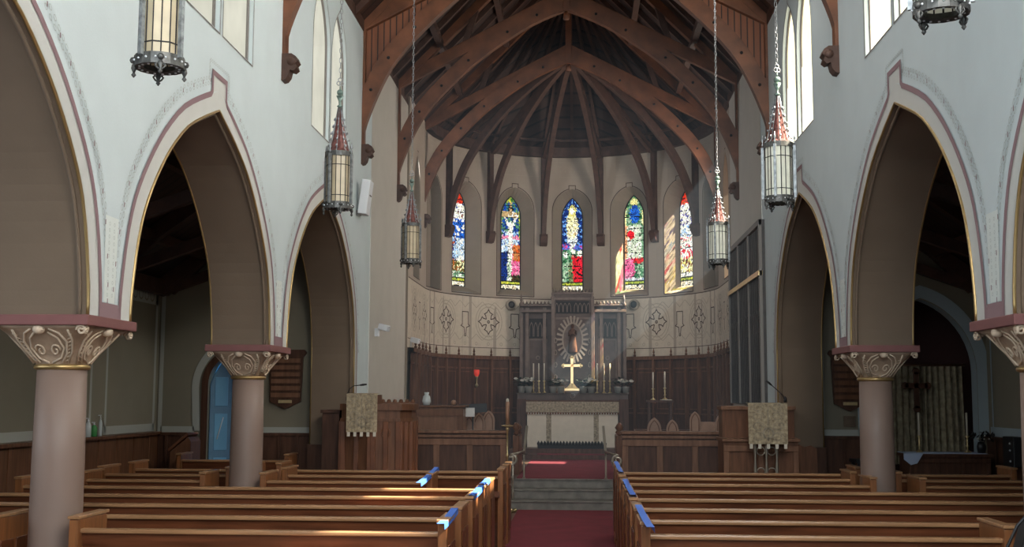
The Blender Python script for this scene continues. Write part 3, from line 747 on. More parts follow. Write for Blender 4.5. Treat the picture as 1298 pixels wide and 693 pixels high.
for i in range(5):
    ub = bayu[i+1]; a0 = ub/AR
    wn = bpy.data.objects.new('window_%d' % (i+7), None); COL.objects.link(wn); struct(wn)
    p = amap(ub, 3.72, 0); wn.location = p; wn.rotation_euler = (0, 0, -a0)
    # splayed reveal from the niche mouth to the glass
    A = lancet(ub, .415, 3.72, 5.55, 6.04, 8); B = lancet(0, GW, GZ0, GZS, GZA, 8)
    m = MB(); inv = Matrix.Rotation(a0, 3, 'Z')
    def loc(P): v = inv @ (Vector(P)-Vector(p)); return v
    va = [m.bm.verts.new(loc(amap(q[0], q[1], .0))) for q in A]; vb = [m.bm.verts.new((q[0], .26, q[1]-3.72)) for q in B]
    for k in range(len(va)):
        j = (k+1) % len(va); m.bm.faces.new((va[k], va[j], vb[j], vb[k]))
    m.build('reveal', 'reveal', wn, fix=False)
    # mosaic glass, clipped to the lancet
    bm = bmesh.new(); cl = bm.loops.layers.color.new('Col'); nu, nv = 22, 86; rr = random.Random(50+i)
    r_ = ((GZA-GZS)**2+GW**2)/(2*GW)
    def halfw(z):
        if z <= GZS: return GW
        return max(0.002, math.sqrt(max(0, r_*r_-(z-GZS)**2))-(r_-GW))
    V = []
    for a in range(nv+1):
        z = GZ0+(GZA-GZ0)*a/nv; hw = halfw(z); row = []
        for b in range(nu+1):
            u = -1+2*b/nu; jx = 0 if b in (0, nu) else (rr.random()-.5)*.9/nu; jz = 0 if a in (0, nv) else (rr.random()-.5)*.010
            row.append(bm.verts.new(((u+jx)*hw, .25, z+jz-3.72)))
        V.append(row)
    # coarse random field so that pieces of glass are larger than one cell
    fld = [[rr.random() for _ in range(nu//2+3)] for _ in range(nv//2+3)]
    for a in range(nv):
        for b in range(nu):
            f = bm.faces.new((V[a][b], V[a][b+1], V[a+1][b+1], V[a+1][b]))
            z = (a+.5)/nv; hw = halfw(GZ0+(GZA-GZ0)*z)/GW; u = (-1+2*(b+.5)/nu)*hw
            rn = fld[(a+rr.randint(0,1))//2][(b+rr.randint(0,1))//2]
            c = paint(i, max(-1, min(1, u+(rr.random()-.5)*.16)), max(0, min(1, z+(rr.random()-.5)*.018)) if z > .10 else z, rn); k = .75+.5*rr.random()
            if rr.random() < .07 or (a % 11 == 0 and rr.random() < .5): k = .12
            c = tuple(min(1, q*k) for q in c)
            for l in f.loops: l[cl] = (*c, 1)
    me = bpy.data.meshes.new('stained_glass'); bm.to_mesh(me); bm.free(); me.materials.append(M['stained'])
    o = bpy.data.objects.new('stained_glass', me); COL.objects.link(o); o.parent = wn
    m = MB(); m.tube([(q[0], .24, q[1]-3.72) for q in B], .012, 6, closed=True)
    m.build('frame', 'black', wn)
# blank niches at the ends of the apse and windows in the side walls
for k, (u, nm) in enumerate([(bayu[0], 'reveal'), (bayu[6], 'reveal'), (S0-1.05, 'reveal'), (-S0+1.05, 'peach')]):
    m = MB(); L = lancet(u, .415 if k < 2 else .385, 3.72 if k < 2 else 3.75, 5.55 if k < 2 else 5.35, 6.04 if k < 2 else 6.0, 8)
    m.face([amap(q[0], q[1], .24) for q in L]); struct(m.build('window_%d' % (12+k), nm))

# ------------------------------------------------------------------ chancel side walls: cream skin on the nave wall beyond the gable
for sg in (-1, 1):
    m = MB(); x = sg*(W-.004); pts = [(x, 16.5, 1.0), (x, 19.95, 1.0), (x, 19.95, 6.8), (x, 16.5, 6.8)]
    m.face(pts); struct(m.build('trim_%d' % (15 if sg < 0 else 16), 'chancel', fix=False))
# curved oak panelling of the apse
m = MB(); N = 40; z1 = 2.36
for i in range(N):
    a, b = U0-2*U0*i/N, U0-2*U0*(i+1)/N
    q = [amap(a, .4, -.06), amap(b, .4, -.06), amap(b, z1, -.06), amap(a, z1, -.06)]; m.face(q, 0)
    for z, h, w in ((z1, .07, .12), (2.16, .03, .08), (1.25, .03, .08), (.5, .12, .09)):
        m.face([amap(a, z, -w), amap(b, z, -w), amap(b, z+h, -w), amap(a, z+h, -w)], 1)
        m.face([amap(a, z+h, -w), amap(b, z+h, -w), amap(b, z+h, 0), amap(a, z+h, 0)], 1); m.face([amap(a, z, -w), amap(b, z, -w), amap(b, z, 0), amap(a, z, 0)], 1)
for i in range(-13, 14):
    u = i*.466
    p0, p1 = amap(u, .4, -.09), amap(u, z1+.07, -.09); out = Vector(amap(u, 0, -1))-Vector(amap(u, 0, 0))
    m.beam(p0, p1, .05, .07, up=out, mi=1)
    p = amap(u, z1+.07, -.09); m.lathe([(.022,0),(.028,.03),(.012,.05),(.024,.08),(.018,.10),(.003,.17)], p, 8, mi=1)
for u in (-5.2, -4.55, 3.7, 4.5, 5.1, 5.6):           # pointed niches, their shade painted as flat black
    m.face([amap(q[0], q[1], -.066) for q in lancet(u, .10, 1.3, 1.75, 2.0, 6)], 2)
    m.ribbon(lancet(u, .12, 1.3, 1.75, 2.03, 6), .03, amap, depth=-.075, mi=1)
for i in range(-13, 13):
    u = (i+.5)*.466; m.ribbon([(u-.16, 1.36), (u+.16, 1.36), (u+.16, 2.10), (u-.16, 2.10)], .02, amap, closed=True, depth=-.064, mi=1)
struct(m.build('trim_17', ['dark', 'mid', 'black'], fix=False))
# thin vertical crease at the nave end and pinnacled edge
for sg in (-1, 1):
    x0, x1 = sorted((sg*(W-.012), sg*(W+.0))); struct(MB().box(x0, x1, 16.50, 16.53, 1.0, 4.75).build('trim_%d' % (18 if sg < 0 else 19), 'arch_band'))

# ------------------------------------------------------------------ steps, carpet, chancel rails
m = MB()
for k in range(3):
    m.box(-.86, .82, 16.7+.3*k, 17.62, .134*k, .134*(k+1)-.02)
    m.box(-.88, .84, 16.68+.3*k, 17.62, .134*(k+1)-.02, .134*(k+1), 0)
tag(m.build('chancel_steps', 'step', bevel=.006), 'three worn grey steps rising from the aisle carpet to the chancel', 'steps')
tag(MB().box(-.66, .68, 1.0, 16.66, .001, .014).build('aisle_carpet', 'carpet'), 'long crimson carpet down the central aisle between the pews', 'carpet')
tag(MB().box(-.72, .76, 17.34, 22.35, .401, .412).build('chancel_carpet', 'carpet'), 'crimson carpet above the steps leading to the altar', 'carpet')
m = MB(); m.box(-1.6, 1.68, 22.35, 24.15, .40, .50); m.box(-1.16, 1.26, 22.7, 24.5, .50, .60)
tag(m.build('altar_platform', 'dark', bevel=.005), 'dark low two-step platform under the altar', 'platform')
tag(MB().box(-.62, .70, 22.36, 22.68, .501, .512).build('step_carpet', 'carpet'), 'narrow red carpet strip on the altar step', 'carpet')
m = MB(); m.box(-.62, .70, 22.72, 22.95, .60, .68)
for i in range(22): m.lathe([(.028,0),(.030,.03),(.012,.06),(.004,.075)], (-.60+i*.061, 22.73, .675), 6)
tag(m.build('kneeler', 'black'), 'long dark kneeler with a toothed top edge before the altar', 'kneeler')

# ------------------------------------------------------------------ pews
def make_pew(x0, x1, Y, label, group, tall=.785, inner=None):
    L = x1-x0
    t = thing('church_pew', label, 'pew', ((x0+x1)/2, Y, 0), 0, group); h = L/2
    m = MB()
    v = [(-h+.03, .00), (h-.03, .00)]
    m.beam((-h+.03, .055, .12), (-h+.03+.0001, .055, .12), .01, .01) if False else None
    b = [m.bm.verts.new(p) for p in ((-h+.03,.085,.30),(h-.03,.085,.30),(h-.03,.012,tall-.02),(-h+.03,.012,tall-.02),(-h+.03,.115,.30),(h-.03,.115,.30),(h-.03,.042,tall-.02),(-h+.03,.042,tall-.02))]
    for f in ((0,1,2,3),(4,7,6,5),(0,4,5,1),(1,5,6,2),(2,6,7,3),(3,7,4,0)): m.bm.faces.new([b[i] for i in f])
    m.build('backrest', 'oak', t)
    m = MB(); m.box(-h+.025, h-.025, -.012, .055, tall-.028, tall); m.build('top_rail', 'rail', t, bevel=.008)
    m = MB(); m.box(-h+.03, h-.03, .10, .46, .40, .435); m.build('seat', 'oak', t, bevel=.006)
    m = MB(); m.box(-h+.03, h-.03, -.10, -.005, .58, .60); m.box(-h+.03, h-.03, -.10, -.09, .60, .64); m.build('book_rack', 'oak', t)
    m = MB(); m.box(-h+.03, h-.03, .08, .11, .02, .30); m.build('plinth', 'oak', t)
    for s in (-1, 1):
        P = [(-.03, 0), (-.03, tall+.035), (.0, tall+.06), (.10, tall+.052), (.16, tall+.03), (.30, tall+.02), (.42, tall-.06), (.50, tall-.10), (.52, tall-.16), (.52, 0)] if inner is None else inner
        P = [(-.05, 0), (-.05, tall+.055), (-.04, tall+.06), (.37, tall+.06), (.39, tall+.04), (.40, .0)]
        m = MB(); xx = s*(h-.025)
        m.plate(P, [], -.028, .028, lambda u, v, w: (xx+w, u, v), (0,0,0)); e = m.build('end_panel', 'oakend', t, bevel=.006)
        m = MB()
        for k in range(2):
            m.box(xx-.036 if s < 0 else xx+.028, xx-.028 if s < 0 else xx+.036, [.0, .20][k], [.17, .36][k], .15, tall-.08)
        m.build('raised_panel', 'oak', e, bevel=.004)
        m = MB(); m.beam((xx, -.06, tall+.071), (xx, .405, tall+.071), .072, .02); m.build('cap', 'rail', e, bevel=.004)
    return t
RY = [7.1+.825*i for i in range(8)]
ordn = ['nearest row', 'second-nearest row', 'third-nearest row', 'fourth-nearest row', 'fifth row back', 'sixth row back', 'seventh row back', 'farthest row']
LG, RG = 'pews left of the central aisle', 'pews right of the central aisle'
for i, y in enumerate(RY):
    x0 = {0:-2.87, 1:-5.3, 2:-5.3, 3:-5.3, 4:-4.85, 5:-2.84, 6:-2.84, 7:-3.12}[i]; x1 = -.56 if i != 5 else -1.18
    make_pew(x0, x1, y, 'oak pew left of the aisle, %s%s' % (ordn[i], {0:', blue tape on its end', 1:'', 2:', running past the column', 3:', bright sunlight on its end', 4:', bright sun on its top rail', 5:', shorter than the rest', 6:' with a sunlit end', 7:', under the pulpit'}[i]), LG)
    x1 = {0:2.75, 1:5.4, 2:5.4, 3:5.4, 4:5.4, 5:2.98, 6:2.98, 7:3.22}[i]
    make_pew(.60, x1, y, 'honey oak pew right of the central aisle, %s' % ordn[i], RG)
make_pew(-5.3, -3.33, RY[0], 'short oak pew in the left aisle left of the nearest column', 'short pews in the left aisle')
make_pew(-4.62, -3.38, RY[5], 'short oak pew in the left aisle, nearer of the two beside the second column', 'short pews in the left aisle')
make_pew(-4.78, -3.38, RY[6], 'short oak pew in the left aisle, farther of the two beside the second column', 'short pews in the left aisle')
make_pew(-4.78, -3.36, RY[7], 'dark short oak pew in the left aisle in front of the blue door', 'short pews in the left aisle')
make_pew(-4.9, -3.46, 14.75, 'dark bench in the left aisle against the end wall right of the blue door', 'short pews in the left aisle')
make_pew(3.38, 4.90, RY[5], 'short oak pew in the right aisle, nearer of the two beside the column', 'short pews in the right aisle')
make_pew(3.38, 4.95, RY[6], 'short oak pew in the right aisle, farther of the two beside the column', 'short pews in the right aisle')
make_pew(3.45, 4.85, RY[7], 'short oak pew in the right aisle in front of the curtained altar', 'short pews in the right aisle')
make_pew(5.0, 5.5, RY[6]+.4, 'very short oak bench at the far right by the aisle wall', 'short pews in the right aisle')
# blue tape across pew ends
def tape(pts, label, g='blue tape strips'):
    m = MB(); n = len(pts)
    P = []
    for k in range(n-1):
        a, b = Vector(pts[k]), Vector(pts[k+1])
        for j in range(6):
            f = j/6; p = a.lerp(b, f); p.z -= .008*math.sin(PI*(k+f)/(n-1)); P.append(p)
    P.append(Vector(pts[-1]))
    L = [m.bm.verts.new(p+Vector((-.02, 0, .0))) for p in P]; R_ = [m.bm.verts.new(p+Vector((.025, 0, 0))) for p in P]; D = [m.bm.verts.new(p+Vector((.027, 0, -.035))) for p in P]
    for k in range(len(P)-1):
        m.bm.faces.new((L[k], R_[k], R_[k+1], L[k+1])); f = m.bm.faces.new((R_[k], D[k], D[k+1], R_[k+1])); f.material_index = 0
    tag(m.build('blue_tape', 'tape', fix=False), label, 'tape', g)
zt = .884
tape([(-.575, 6.85, zt-.02), (-.575, 7.60, zt)], 'blue tape along the end of the nearest left pew')
tape([(-.575, 8.70, zt-.01), (-.575, 9.57, zt)], 'blue tape strung between sunlit left pew ends')
tape([(-.585, 9.75, zt), (-.585, 10.35, zt)], 'short blue tape on the fourth left pew end')
tape([(-1.21, 10.45, zt-.05), (-1.21, 11.75, zt+.01)], 'blue tape across the short left pew')
tape([(.625, 6.6, zt), (.62, 7.95, zt)], 'blue tape over the two nearest right pew ends')
tape([(.62, 8.75, zt), (.62, 10.4, zt)], 'blue tape over the middle right pew ends')
tape([(.62, 11.4, zt), (.62, 13.2, zt)], 'blue tape over the farthest right pew ends')
tag(MB().box(4.05, 4.25, 9.47, 9.6, .787, .793).build('hymn_sheet', 'paper'), 'white sheet lying on a right pew rail near the edge', 'paper')

# ------------------------------------------------------------------ lanterns
def make_lantern(zb, glass, roofh):
    t = thing('hanging_lantern', '', 'lantern')
    R_ = .105; H = .455
    def ngon(r, n=8, off=PI/8): return [(r*math.cos(off+2*PI*i/n), r*math.sin(off+2*PI*i/n)) for i in range(n)]
    m = MB(); a = ngon(R_)
    for i in range(8):
        p, q = a[i], a[(i+1)%8]; m.face([(*p, .03), (*q, .03), (*q, H), (*p, H)])
    m.build('glass', glass, t)
    m = MB(); m.lathe([(.001,.06),(.045,.06),(.06,.10),(.05,.16),(.001,.17)], n=12); m.build('lamp_bowl', 'wax', t)
    m = MB()
    for z in (.10, .36):
        for i in range(8): m.beam((*a[i], z), (*a[(i+1)%8], z), .006, .006)
    for i in range(8):
        p, q = Vector((*a[i], 0)), Vector((*a[(i+1)%8], 0))
        for f in (.0, .5): s = p.lerp(q, f); m.beam((s.x, s.y, .03), (s.x, s.y, H), .006, .006)
    m.build('leading', 'black', t)
    for k, (r, z0, z1) in enumerate(((.118, .435, .475), (.120, -.01, .045))):
        b = MB()
        o1 = ngon(r, 16, 0); o2 = ngon(r-.008, 16, 0)
        for i in range(16):
            j = (i+1) % 16
            b.face([(*o1[i], z0), (*o1[j], z0), (*o1[j], z1), (*o1[i], z1)]); b.face([(*o2[i], z0), (*o2[j], z0), (*o2[j], z1), (*o2[i], z1)])
            b.face([(*o1[i], z0), (*o1[j], z0), (*o2[j], z0), (*o2[i], z0)]); b.face([(*o1[i], z1), (*o1[j], z1), (*o2[j], z1), (*o2[i], z1)])
        if k == 0: b.build('upper_band', 'iron', t)
    o1, o2 = ngon(.118, 16, 0), ngon(.075, 16, 0)
    for i in range(16):
        j = (i+1) % 16; b.face([(*o1[i], -.008), (*o1[j], -.008), (*o2[j], -.004), (*o2[i], -.004)])
        c = ((o1[i][0]+o1[j][0])*.41, (o1[i][1]+o1[j][1])*.41)
        b.lathe([(.001,-.004),(.006,-.004),(.006,.0),(.001,.0)], (c[0], c[1], -.008), 6, mi=1)
    for i in range(16):
        c = (.121*math.cos((i+.5)*PI/8), .121*math.sin((i+.5)*PI/8)); b.ball((c[0], c[1], .018), .006, mi=1, n=6)
    b.build('lower_band', ['iron', 'white'], t)
    for i in range(4):
        an = PI/4+i*PI/2; c = (.128*math.cos(an), .128*math.sin(an)); m = MB()
        m.beam((*c, .03), (*c, .45), .018, .022, up=(math.cos(an), math.sin(an), 0))
        for z in (.10, .16, .22, .28, .34, .40): m.ball((c[0]*1.07, c[1]*1.07, z), .006, n=6)
        m.lathe([(.002,0),(.010,.02),(.004,.04),(.012,.055),(.002,.10)], (*c, .45), 6)
        m.build('strap', 'tin', t)
        m = MB(); an = i*PI/2+PI/4*(0); c = (.118*math.cos(an), .118*math.sin(an)); tx, ty = -math.sin(an), math.cos(an)
        m.lathe([(.002,-.065),(.012,-.052),(.005,-.04),(.014,-.02),(.010,.0)], (*c, 0), 6)
        for s in (-1, 1): m.tube([(c[0], c[1], -.045), (c[0]+s*tx*.015, c[1]+s*ty*.015, -.035), (c[0]+s*tx*.024, c[1]+s*ty*.024, -.022), (c[0]+s*tx*.015, c[1]+s*ty*.015, -.012)], .005, 5)
        m.ball((c[0]*1.04, c[1]*1.04, .02), .017, n=8)
        m.build('fleur_finial', 'iron', t)
    m = MB(); m.lathe([(.112,.47),(.085,.50),(.055,.62),(.028,.76),(.012,.86)], n=8, smooth=False)
    m.build('roof', 'copper', t)
    m = MB()
    for i in range(8):
        an = PI/8+i*PI/4
        pts = [((r+.004)*math.cos(an), (r+.004)*math.sin(an), z) for r, z in ((.112,.47),(.085,.50),(.055,.62),(.028,.76),(.012,.86))]
        m.tube(pts, .004, 5)
        for r, z in ((.095,.52),(.075,.58),(.060,.64),(.046,.70),(.034,.76)): m.ball(((r+.008)*math.cos(an), (r+.008)*math.sin(an), z), .009, n=6, sz=1.4)
    m.build('crockets', 'tin', t)
    m = MB(); m.lathe([(.010,.86),(.026,.875),(.010,.89),(.012,.92),(.032,.965),(.014,.945),(.010,.97)], n=12); m.ball((0,0,.995), .028, n=12)
    m.lathe([(.006,1.02),(.006,1.05)], n=8); m.build('finial', 'verdi', t)
    m = MB()
    for s in (-1, 1): m.tube([(s*.012+.017*math.cos(q), 0, 1.075+.017*math.sin(q)) for q in [i*PI/5 for i in range(10)]], .0045, 5, closed=True)
    m.tube([(.017*math.cos(q), 0, 1.105+.017*math.sin(q)) for q in [i*PI/5 for i in range(10)]], .0045, 5, closed=True)
    z = 1.125; k = 0
    while z < roofh-zb:
        pts = []
        for q in range(8):
            an = q*PI/4; x = .011*math.cos(an); zz = z+.021+.026*math.sin(an)
            pts.append((x, 0, zz) if k % 2 else (0, x, zz))
        m.tube(pts, .0029, 4, closed=True); z += .043; k += 1
    m.build('chain', 'chain', t)
    return t
rz_ = roofz(1.8)-.05
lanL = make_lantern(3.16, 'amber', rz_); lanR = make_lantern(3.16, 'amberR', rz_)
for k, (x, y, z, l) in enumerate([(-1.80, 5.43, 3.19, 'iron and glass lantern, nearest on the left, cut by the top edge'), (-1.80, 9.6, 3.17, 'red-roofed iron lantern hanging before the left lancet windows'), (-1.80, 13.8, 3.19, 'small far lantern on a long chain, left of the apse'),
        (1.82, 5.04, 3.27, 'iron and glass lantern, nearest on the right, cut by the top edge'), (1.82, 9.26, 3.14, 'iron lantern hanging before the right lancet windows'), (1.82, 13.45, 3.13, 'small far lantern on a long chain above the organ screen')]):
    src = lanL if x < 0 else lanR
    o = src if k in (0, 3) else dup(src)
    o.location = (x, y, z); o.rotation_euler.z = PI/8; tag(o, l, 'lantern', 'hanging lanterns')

# ------------------------------------------------------------------ chancel furniture
def panelled(m, x0, x1, z0, z1, y, cols, mi=1, fr=.05, d=.025):
    """raised frame on a plane facing the nave"""
    m.box(x0, x1, y-d, y, z0, z0+fr*1.4, mi); m.box(x0, x1, y-d, y, z1-fr, z1, mi)
    for k in range(cols+1):
        x = x0+(x1-x0-fr)*k/cols; m.box(x+.001, x+fr-.001, y-d+.004, y-.001, z0+.002, z1-.002, mi)
for sg, l in ((-1, 'left'), (1, 'right')):
    t = thing('chancel_screen', 'low panelled oak screen %s of the chancel steps' % l, 'screen', (0, 17.15, 0), 0, 'low chancel screens')
    a, b = (-2.42, -.86) if sg < 0 else (.82, 2.42)
    m = MB(); m.box(a, b, 0, .10, 0, 1.06); m.build('body', 'dark', t)
    m = MB(); panelled(m, a, b, .12, .98, 0, 3, 0, .09); m.box(a, b, -.03, 0, 1.0, 1.04, 0); m.build('panel_frame', 'screen', t, bevel=.005)
    m = MB(); m.box(a-.02, b+.02, -.05, .15, 1.06, 1.105); m.build('top_rail', 'screen', t, bevel=.008)
# pulpit on the left
t = thing('pulpit', 'carved oak pulpit with a damask cloth in front, against the left chancel pier', 'pulpit', (-2.44, 15.03, 0))
def prism(m, P, z0, z1, mi=0):
    a = [m.bm.verts.new((x, y, z0)) for x, y in P]; b = [m.bm.verts.new((x, y, z1)) for x, y in P]; n = len(P)
    for i in range(n): f = m.bm.faces.new((a[i], a[(i+1)%n], b[(i+1)%n], b[i])); f.material_index = mi
    f = m.bm.faces.new(a); f.material_index = mi; f = m.bm.faces.new(b[::-1]); f.material_index = mi
PP = [(-.42,-.0),(-.36,-.28),(.05,-.42),(.40,-.36),(.50,-.05),(.50,.35),(-.42,.35)]
m = MB(); prism(m, PP, 0, 1.42); prism(m, [(x*1.06, y*1.08) for x, y in PP], 1.42, 1.50); prism(m, [(x*1.04, y*1.05) for x, y in PP], 1.28, 1.32); prism(m, [(x*1.05, y*1.06) for x, y in PP], 0, .15); m.build('body', 'mid', t)
m = MB()
for i in range(5):
    p, q = PP[i], PP[i+1]
    for f in (.06, .5, .94):
        x, y = p[0]+(q[0]-p[0])*f, p[1]+(q[1]-p[1])*f; m.box(x-.03, x+.03, y-.03, y+.03, .15, 1.28)
m.tube([(.22+.06*math.cos(q), -.40, 1.14+.06*math.sin(q)) for q in [i*PI/5 for i in range(10)]], .012, 6, closed=True); m.build('carved_framing', 'truss', t, bevel=.006)
m = MB(); m.box(-.66, -.44, -.05, .35, 0, 1.38); m.box(-.68, -.43, -.08, .37, 1.38, 1.42); m.build('side_stair_panel', 'dark', t)
m = MB(); m.box(.02, .48, .30, .40, 1.44, 1.52)
for i in range(6): m.ball((.06+i*.08, .34, 1.53), .03, n=8)
m.build('cresting', 'mid', t)
def hanging_cloth(name, label, x0, x1, y, z0, z1, ytop):
    t = thing(name, label, 'cloth', ((x0+x1)/2, y, z0), 0, 'damask lectern falls'); w = (x1-x0)/2; h = z1-z0
    m = MB(); N = 10
    for i in range(N):
        a, b = -w+2*w*i/N, -w+2*w*(i+1)/N; ya, yb = .008*math.sin(i*1.3), .008*math.sin((i+1)*1.3)
        m.face([(a, ya, 0), (b, yb, 0), (b, 0, h), (a, 0, h)]); m.face([(a, 0, h), (b, 0, h), (b, ytop, h+.01), (a, ytop, h+.01)])
    m.build('fall', 'damask', t, fix=False)
    m = MB()
    for s in (-1, 1):       # woven scrollwork
        for z in (.10, .24, .38, .5):
            m.ribbon([(s*w*.5+w*.32*math.cos(q)*(1-q/14), h*z/.56*1.0+.06*math.sin(q)*(1-q/14)) for q in [i*.6 for i in range(14)]], .009, lambda u, v, w_: (u, -.012, v))
    m.ribbon([(0, .04), (0, h-.03)], .012, lambda u, v, w_: (u, -.012, v)); m.ribbon(arc(0, .13, .06, 0, 2*PI, 16), .02, lambda u, v, w_: (u, -.012, v))
    m.build('woven_scrolls', 'lace', t, fix=False)
    m = MB()
    for i in range(5): x = -w+.03+i*(2*w-.06)/4; m.box(x-.018, x+.018, -.006, .006, -.055, .0)
    m.build('fringe_tabs', 'linen', t)
hanging_cloth('pulpit_fall', 'gold damask fall hanging over the pulpit on the left', -2.70, -2.31, 14.545, 1.15, 1.625, .25)
m = MB(); m.box(-2.69, -2.32, 14.56, 14.95, 1.50, 1.615); tag(m.build('book_desk', 'mid'), 'small sloping book desk on the pulpit under the damask fall', 'desk')
def mic(name, label, base, pts):
    t = thing(name, label, 'microphone', base); m = MB(); m.tube(pts, .006, 6); m.build('gooseneck', 'blackcase', t)
    m = MB(); a, b = Vector(pts[-2]), Vector(pts[-1]); d = (b-a).normalized(); m.tube([b-d*.0, b+d*.04, b+d*.09], [.010,.014,.010], 8); m.build('head', 'blackcase', t)
    m = MB(); m.lathe([(.02,-.02),(.02,.02),(.008,.05)], n=8); m.build('base', 'blackcase', t)
mic('microphone', 'black gooseneck microphone on the pulpit', (-2.74, 14.8, 1.56), [(0,0,0),(0,0,.07),(.03,-.02,.13),(.08,-.04,.165),(.17,-.06,.175)])
mic('microphone', 'thin black microphone above the right lectern cloth', (2.76, 14.7, 1.56), [(0,0,0),(-.03,0,.06),(-.10,-.02,.13),(-.17,-.03,.19)])
# desk on the right behind the lectern
t = thing('reading_desk', 'dark panelled oak desk enclosure right of the chancel screen', 'desk', (2.42, 15.02, 0))
m = MB(); m.box(-.42, .50, -.25, .35, 0, 1.05); m.box(-.40, .50, .0, .40, 1.05, 1.44); m.build('body', 'mid', t)
m = MB(); panelled(m, -.42, .50, .1, 1.0, -.25, 2, 0, .07); m.box(-.44, .52, -.29, .36, 1.05, 1.09); m.box(-.42, .52, -.03, .42, 1.44, 1.49); m.build('panel_frame', 'screen', t, bevel=.006)
# brass lectern
t = thing('brass_lectern', 'ornate brass lectern stand under the damask cloth on the right', 'lectern', (2.48, 14.50, 0))
m = MB()
for dx in (-.13, 0, .13):
    m.lathe([(.012,.12),(.02,.3),(.012,.4),(.022,.5),(.012,.62),(.022,.72),(.012,.85),(.02,1.0),(.012,1.15),(.012,1.40)], (dx, 0 if dx else -.03, 0), 8)
BASE_ = MB(); BASE_.lathe([(.22,0),(.22,.03),(.18,.06),(.10,.10),(.06,.14)], n=20); BASE_.build('base', 'dullbrass', t)
for z in (.45, .7, .95):
    for dx in (-.065, .065): m.tube([(dx+.05*math.cos(q), -.02, z+.05*math.sin(q)) for q in [i*PI/5 for i in range(10)]], .007, 5, closed=True)
m.build('openwork_stand', 'dullbrass', t)
m = MB(); m.beam((-.22, .0, 1.50), (.22, 0, 1.50), .30, .03); m.build('book_rest', 'dullbrass', t)
hanging_cloth('lectern_fall', 'gold damask fall hanging over the brass lectern on the right', 2.25, 2.72, 14.33, 1.04, 1.525, .3)

# paschal candle stand and brass hand rails
t = thing('floor_candlestick', 'tall brass floor candlestick with a thick candle left of the steps', 'candlestick', (-.80, 16.45, 0))
m = MB(); m.lathe([(.12,0),(.12,.02),(.05,.05),(.02,.09),(.013,.12),(.013,.35),(.028,.38),(.013,.41),(.013,.75),(.026,.78),(.013,.81),(.013,1.12),(.03,1.15),(.013,1.17)], n=16); m.build('stem', 'brass', t)
m = MB(); m.lathe([(.02,1.17),(.085,1.185),(.085,1.195),(.03,1.205)], n=20); m.build('drip_pan', 'brass', t)
m = MB(); m.lathe([(.028,1.205),(.028,1.52),(.020,1.525)], n=14); m.build('candle', 'palewood', t)
m = MB(); m.lathe([(.021,1.50),(.021,1.555),(.012,1.57),(.004,1.575)], n=12); m.build('candle_cap', 'wax', t)
for q in range(3):
    m = MB(); a = q*2*PI/3; m.ball((.11*math.cos(a), .11*math.sin(a), .025), .03, n=8); m.build('foot', 'brass', t)
for sg, l in ((-1, 'left'), (1, 'right')):
    t = thing('hand_rail', 'brass hand rail with a scrolled end on the %s of the chancel steps' % l, 'hand rail', (-.74 if sg < 0 else .72, 16.75, 0), 0, 'brass step rails')
    m = MB(); m.lathe([(.05,0),(.05,.015),(.018,.04),(.013,.06),(.016,.2),(.024,.24),(.013,.28),(.013,.42),(.024,.45),(.013,.48),(.022,.6),(.012,.63),(.012,.80)], n=12); m.build('post', 'dullbrass', t)
    m = MB(); sc = [(-sg*.0+sg*(.02+.085*math.cos(q)*(1-q/16)), 0, .70+.085*math.sin(q)*(1-q/16)) for q in [i*.45 for i in range(20)]]
    m.tube([(-sg*.14, .55, .80)] + [(-sg*.05, .03, .79)] + [(0, 0, .785)] + sc[3:], .014, 8, flat=1.3); m.build('scroll', 'dullbrass', t)
    m = MB(); m.beam((-sg*.13, .58, .76), (-sg*.16, .85, 1.16), .035, .03); m.build('rail', 'dullbrass', t)
    m = MB(); m.lathe([(.03,.40),(.014,.43),(.012,.78)], (-sg*.13, .58, 0), 10); m.build('upper_post', 'dullbrass', t)

# choir stalls behind the screens
def stall(name_l, x, y, z, w, h, th=.05, rz=0, group='pointed choir stall ends', mt='palewood'):
    t = thing('choir_stall', name_l, 'choir stall', (x, y, .4), rz, group)
    m = MB(); P = lancet(0, w/2, 0, h-w*.85, h, 6); m.plate(P, [], 0, th, lambda u, v, w_: (u, w_, v), (0,0,0)); m.build('stall_end', mt, t, bevel=.006)
    m = MB(); m.box(-w*.25, w*.25, th, .55, 0, .42); m.build('seat_box', mt, t)
    m = MB(); m.ribbon(lancet(0, w*.33, .1, h-w*.9, h-w*.2, 6), .015, lambda u, v, w_: (u, -.004, v)); m.build('carved_outline', 'mid', t, fix=False)
for k, (x, z, w) in enumerate([(-1.72, .88, .22), (-1.58, .90, .20), (-1.44, .93, .20), (-1.30, .97, .20)]):
    stall('pointed pale oak stall end behind the left screen, %s in the row' % ['leftmost', 'second', 'third', 'rightmost'][k], x, 18.7+.22*k, 0, w, z)
for k, (x, y, h, w, l) in enumerate([(1.44, 19.6, .86, .24, 'leftmost and darkest'), (1.70, 19.1, .84, .20, 'small second'), (1.98, 18.2, .98, .17, 'tall third'), (2.38, 18.2, .95, .18, 'tall fourth'), (2.62, 18.9, .92, .2, 'last by the wall')]):
    stall('pointed oak stall end behind the right screen, %s' % l, x, y, 0, w, h)
m = MB(); m.box(1.99, 2.38, 18.24, 18.30, .4, 1.22); tag(m.build('stall_back', 'palewood', bevel=.01), 'low oak stall back joining the two tall stall ends on the right', 'choir stall')
m = MB(); m.box(1.2, 2.2, 20.2, 20.6, .4, 1.0); m.box(1.15, 2.25, 20.15, 20.65, 1.0, 1.04); tag(m.build('prayer_desk', 'dark'), 'dark low prayer desk before the apse panelling on the right', 'desk')
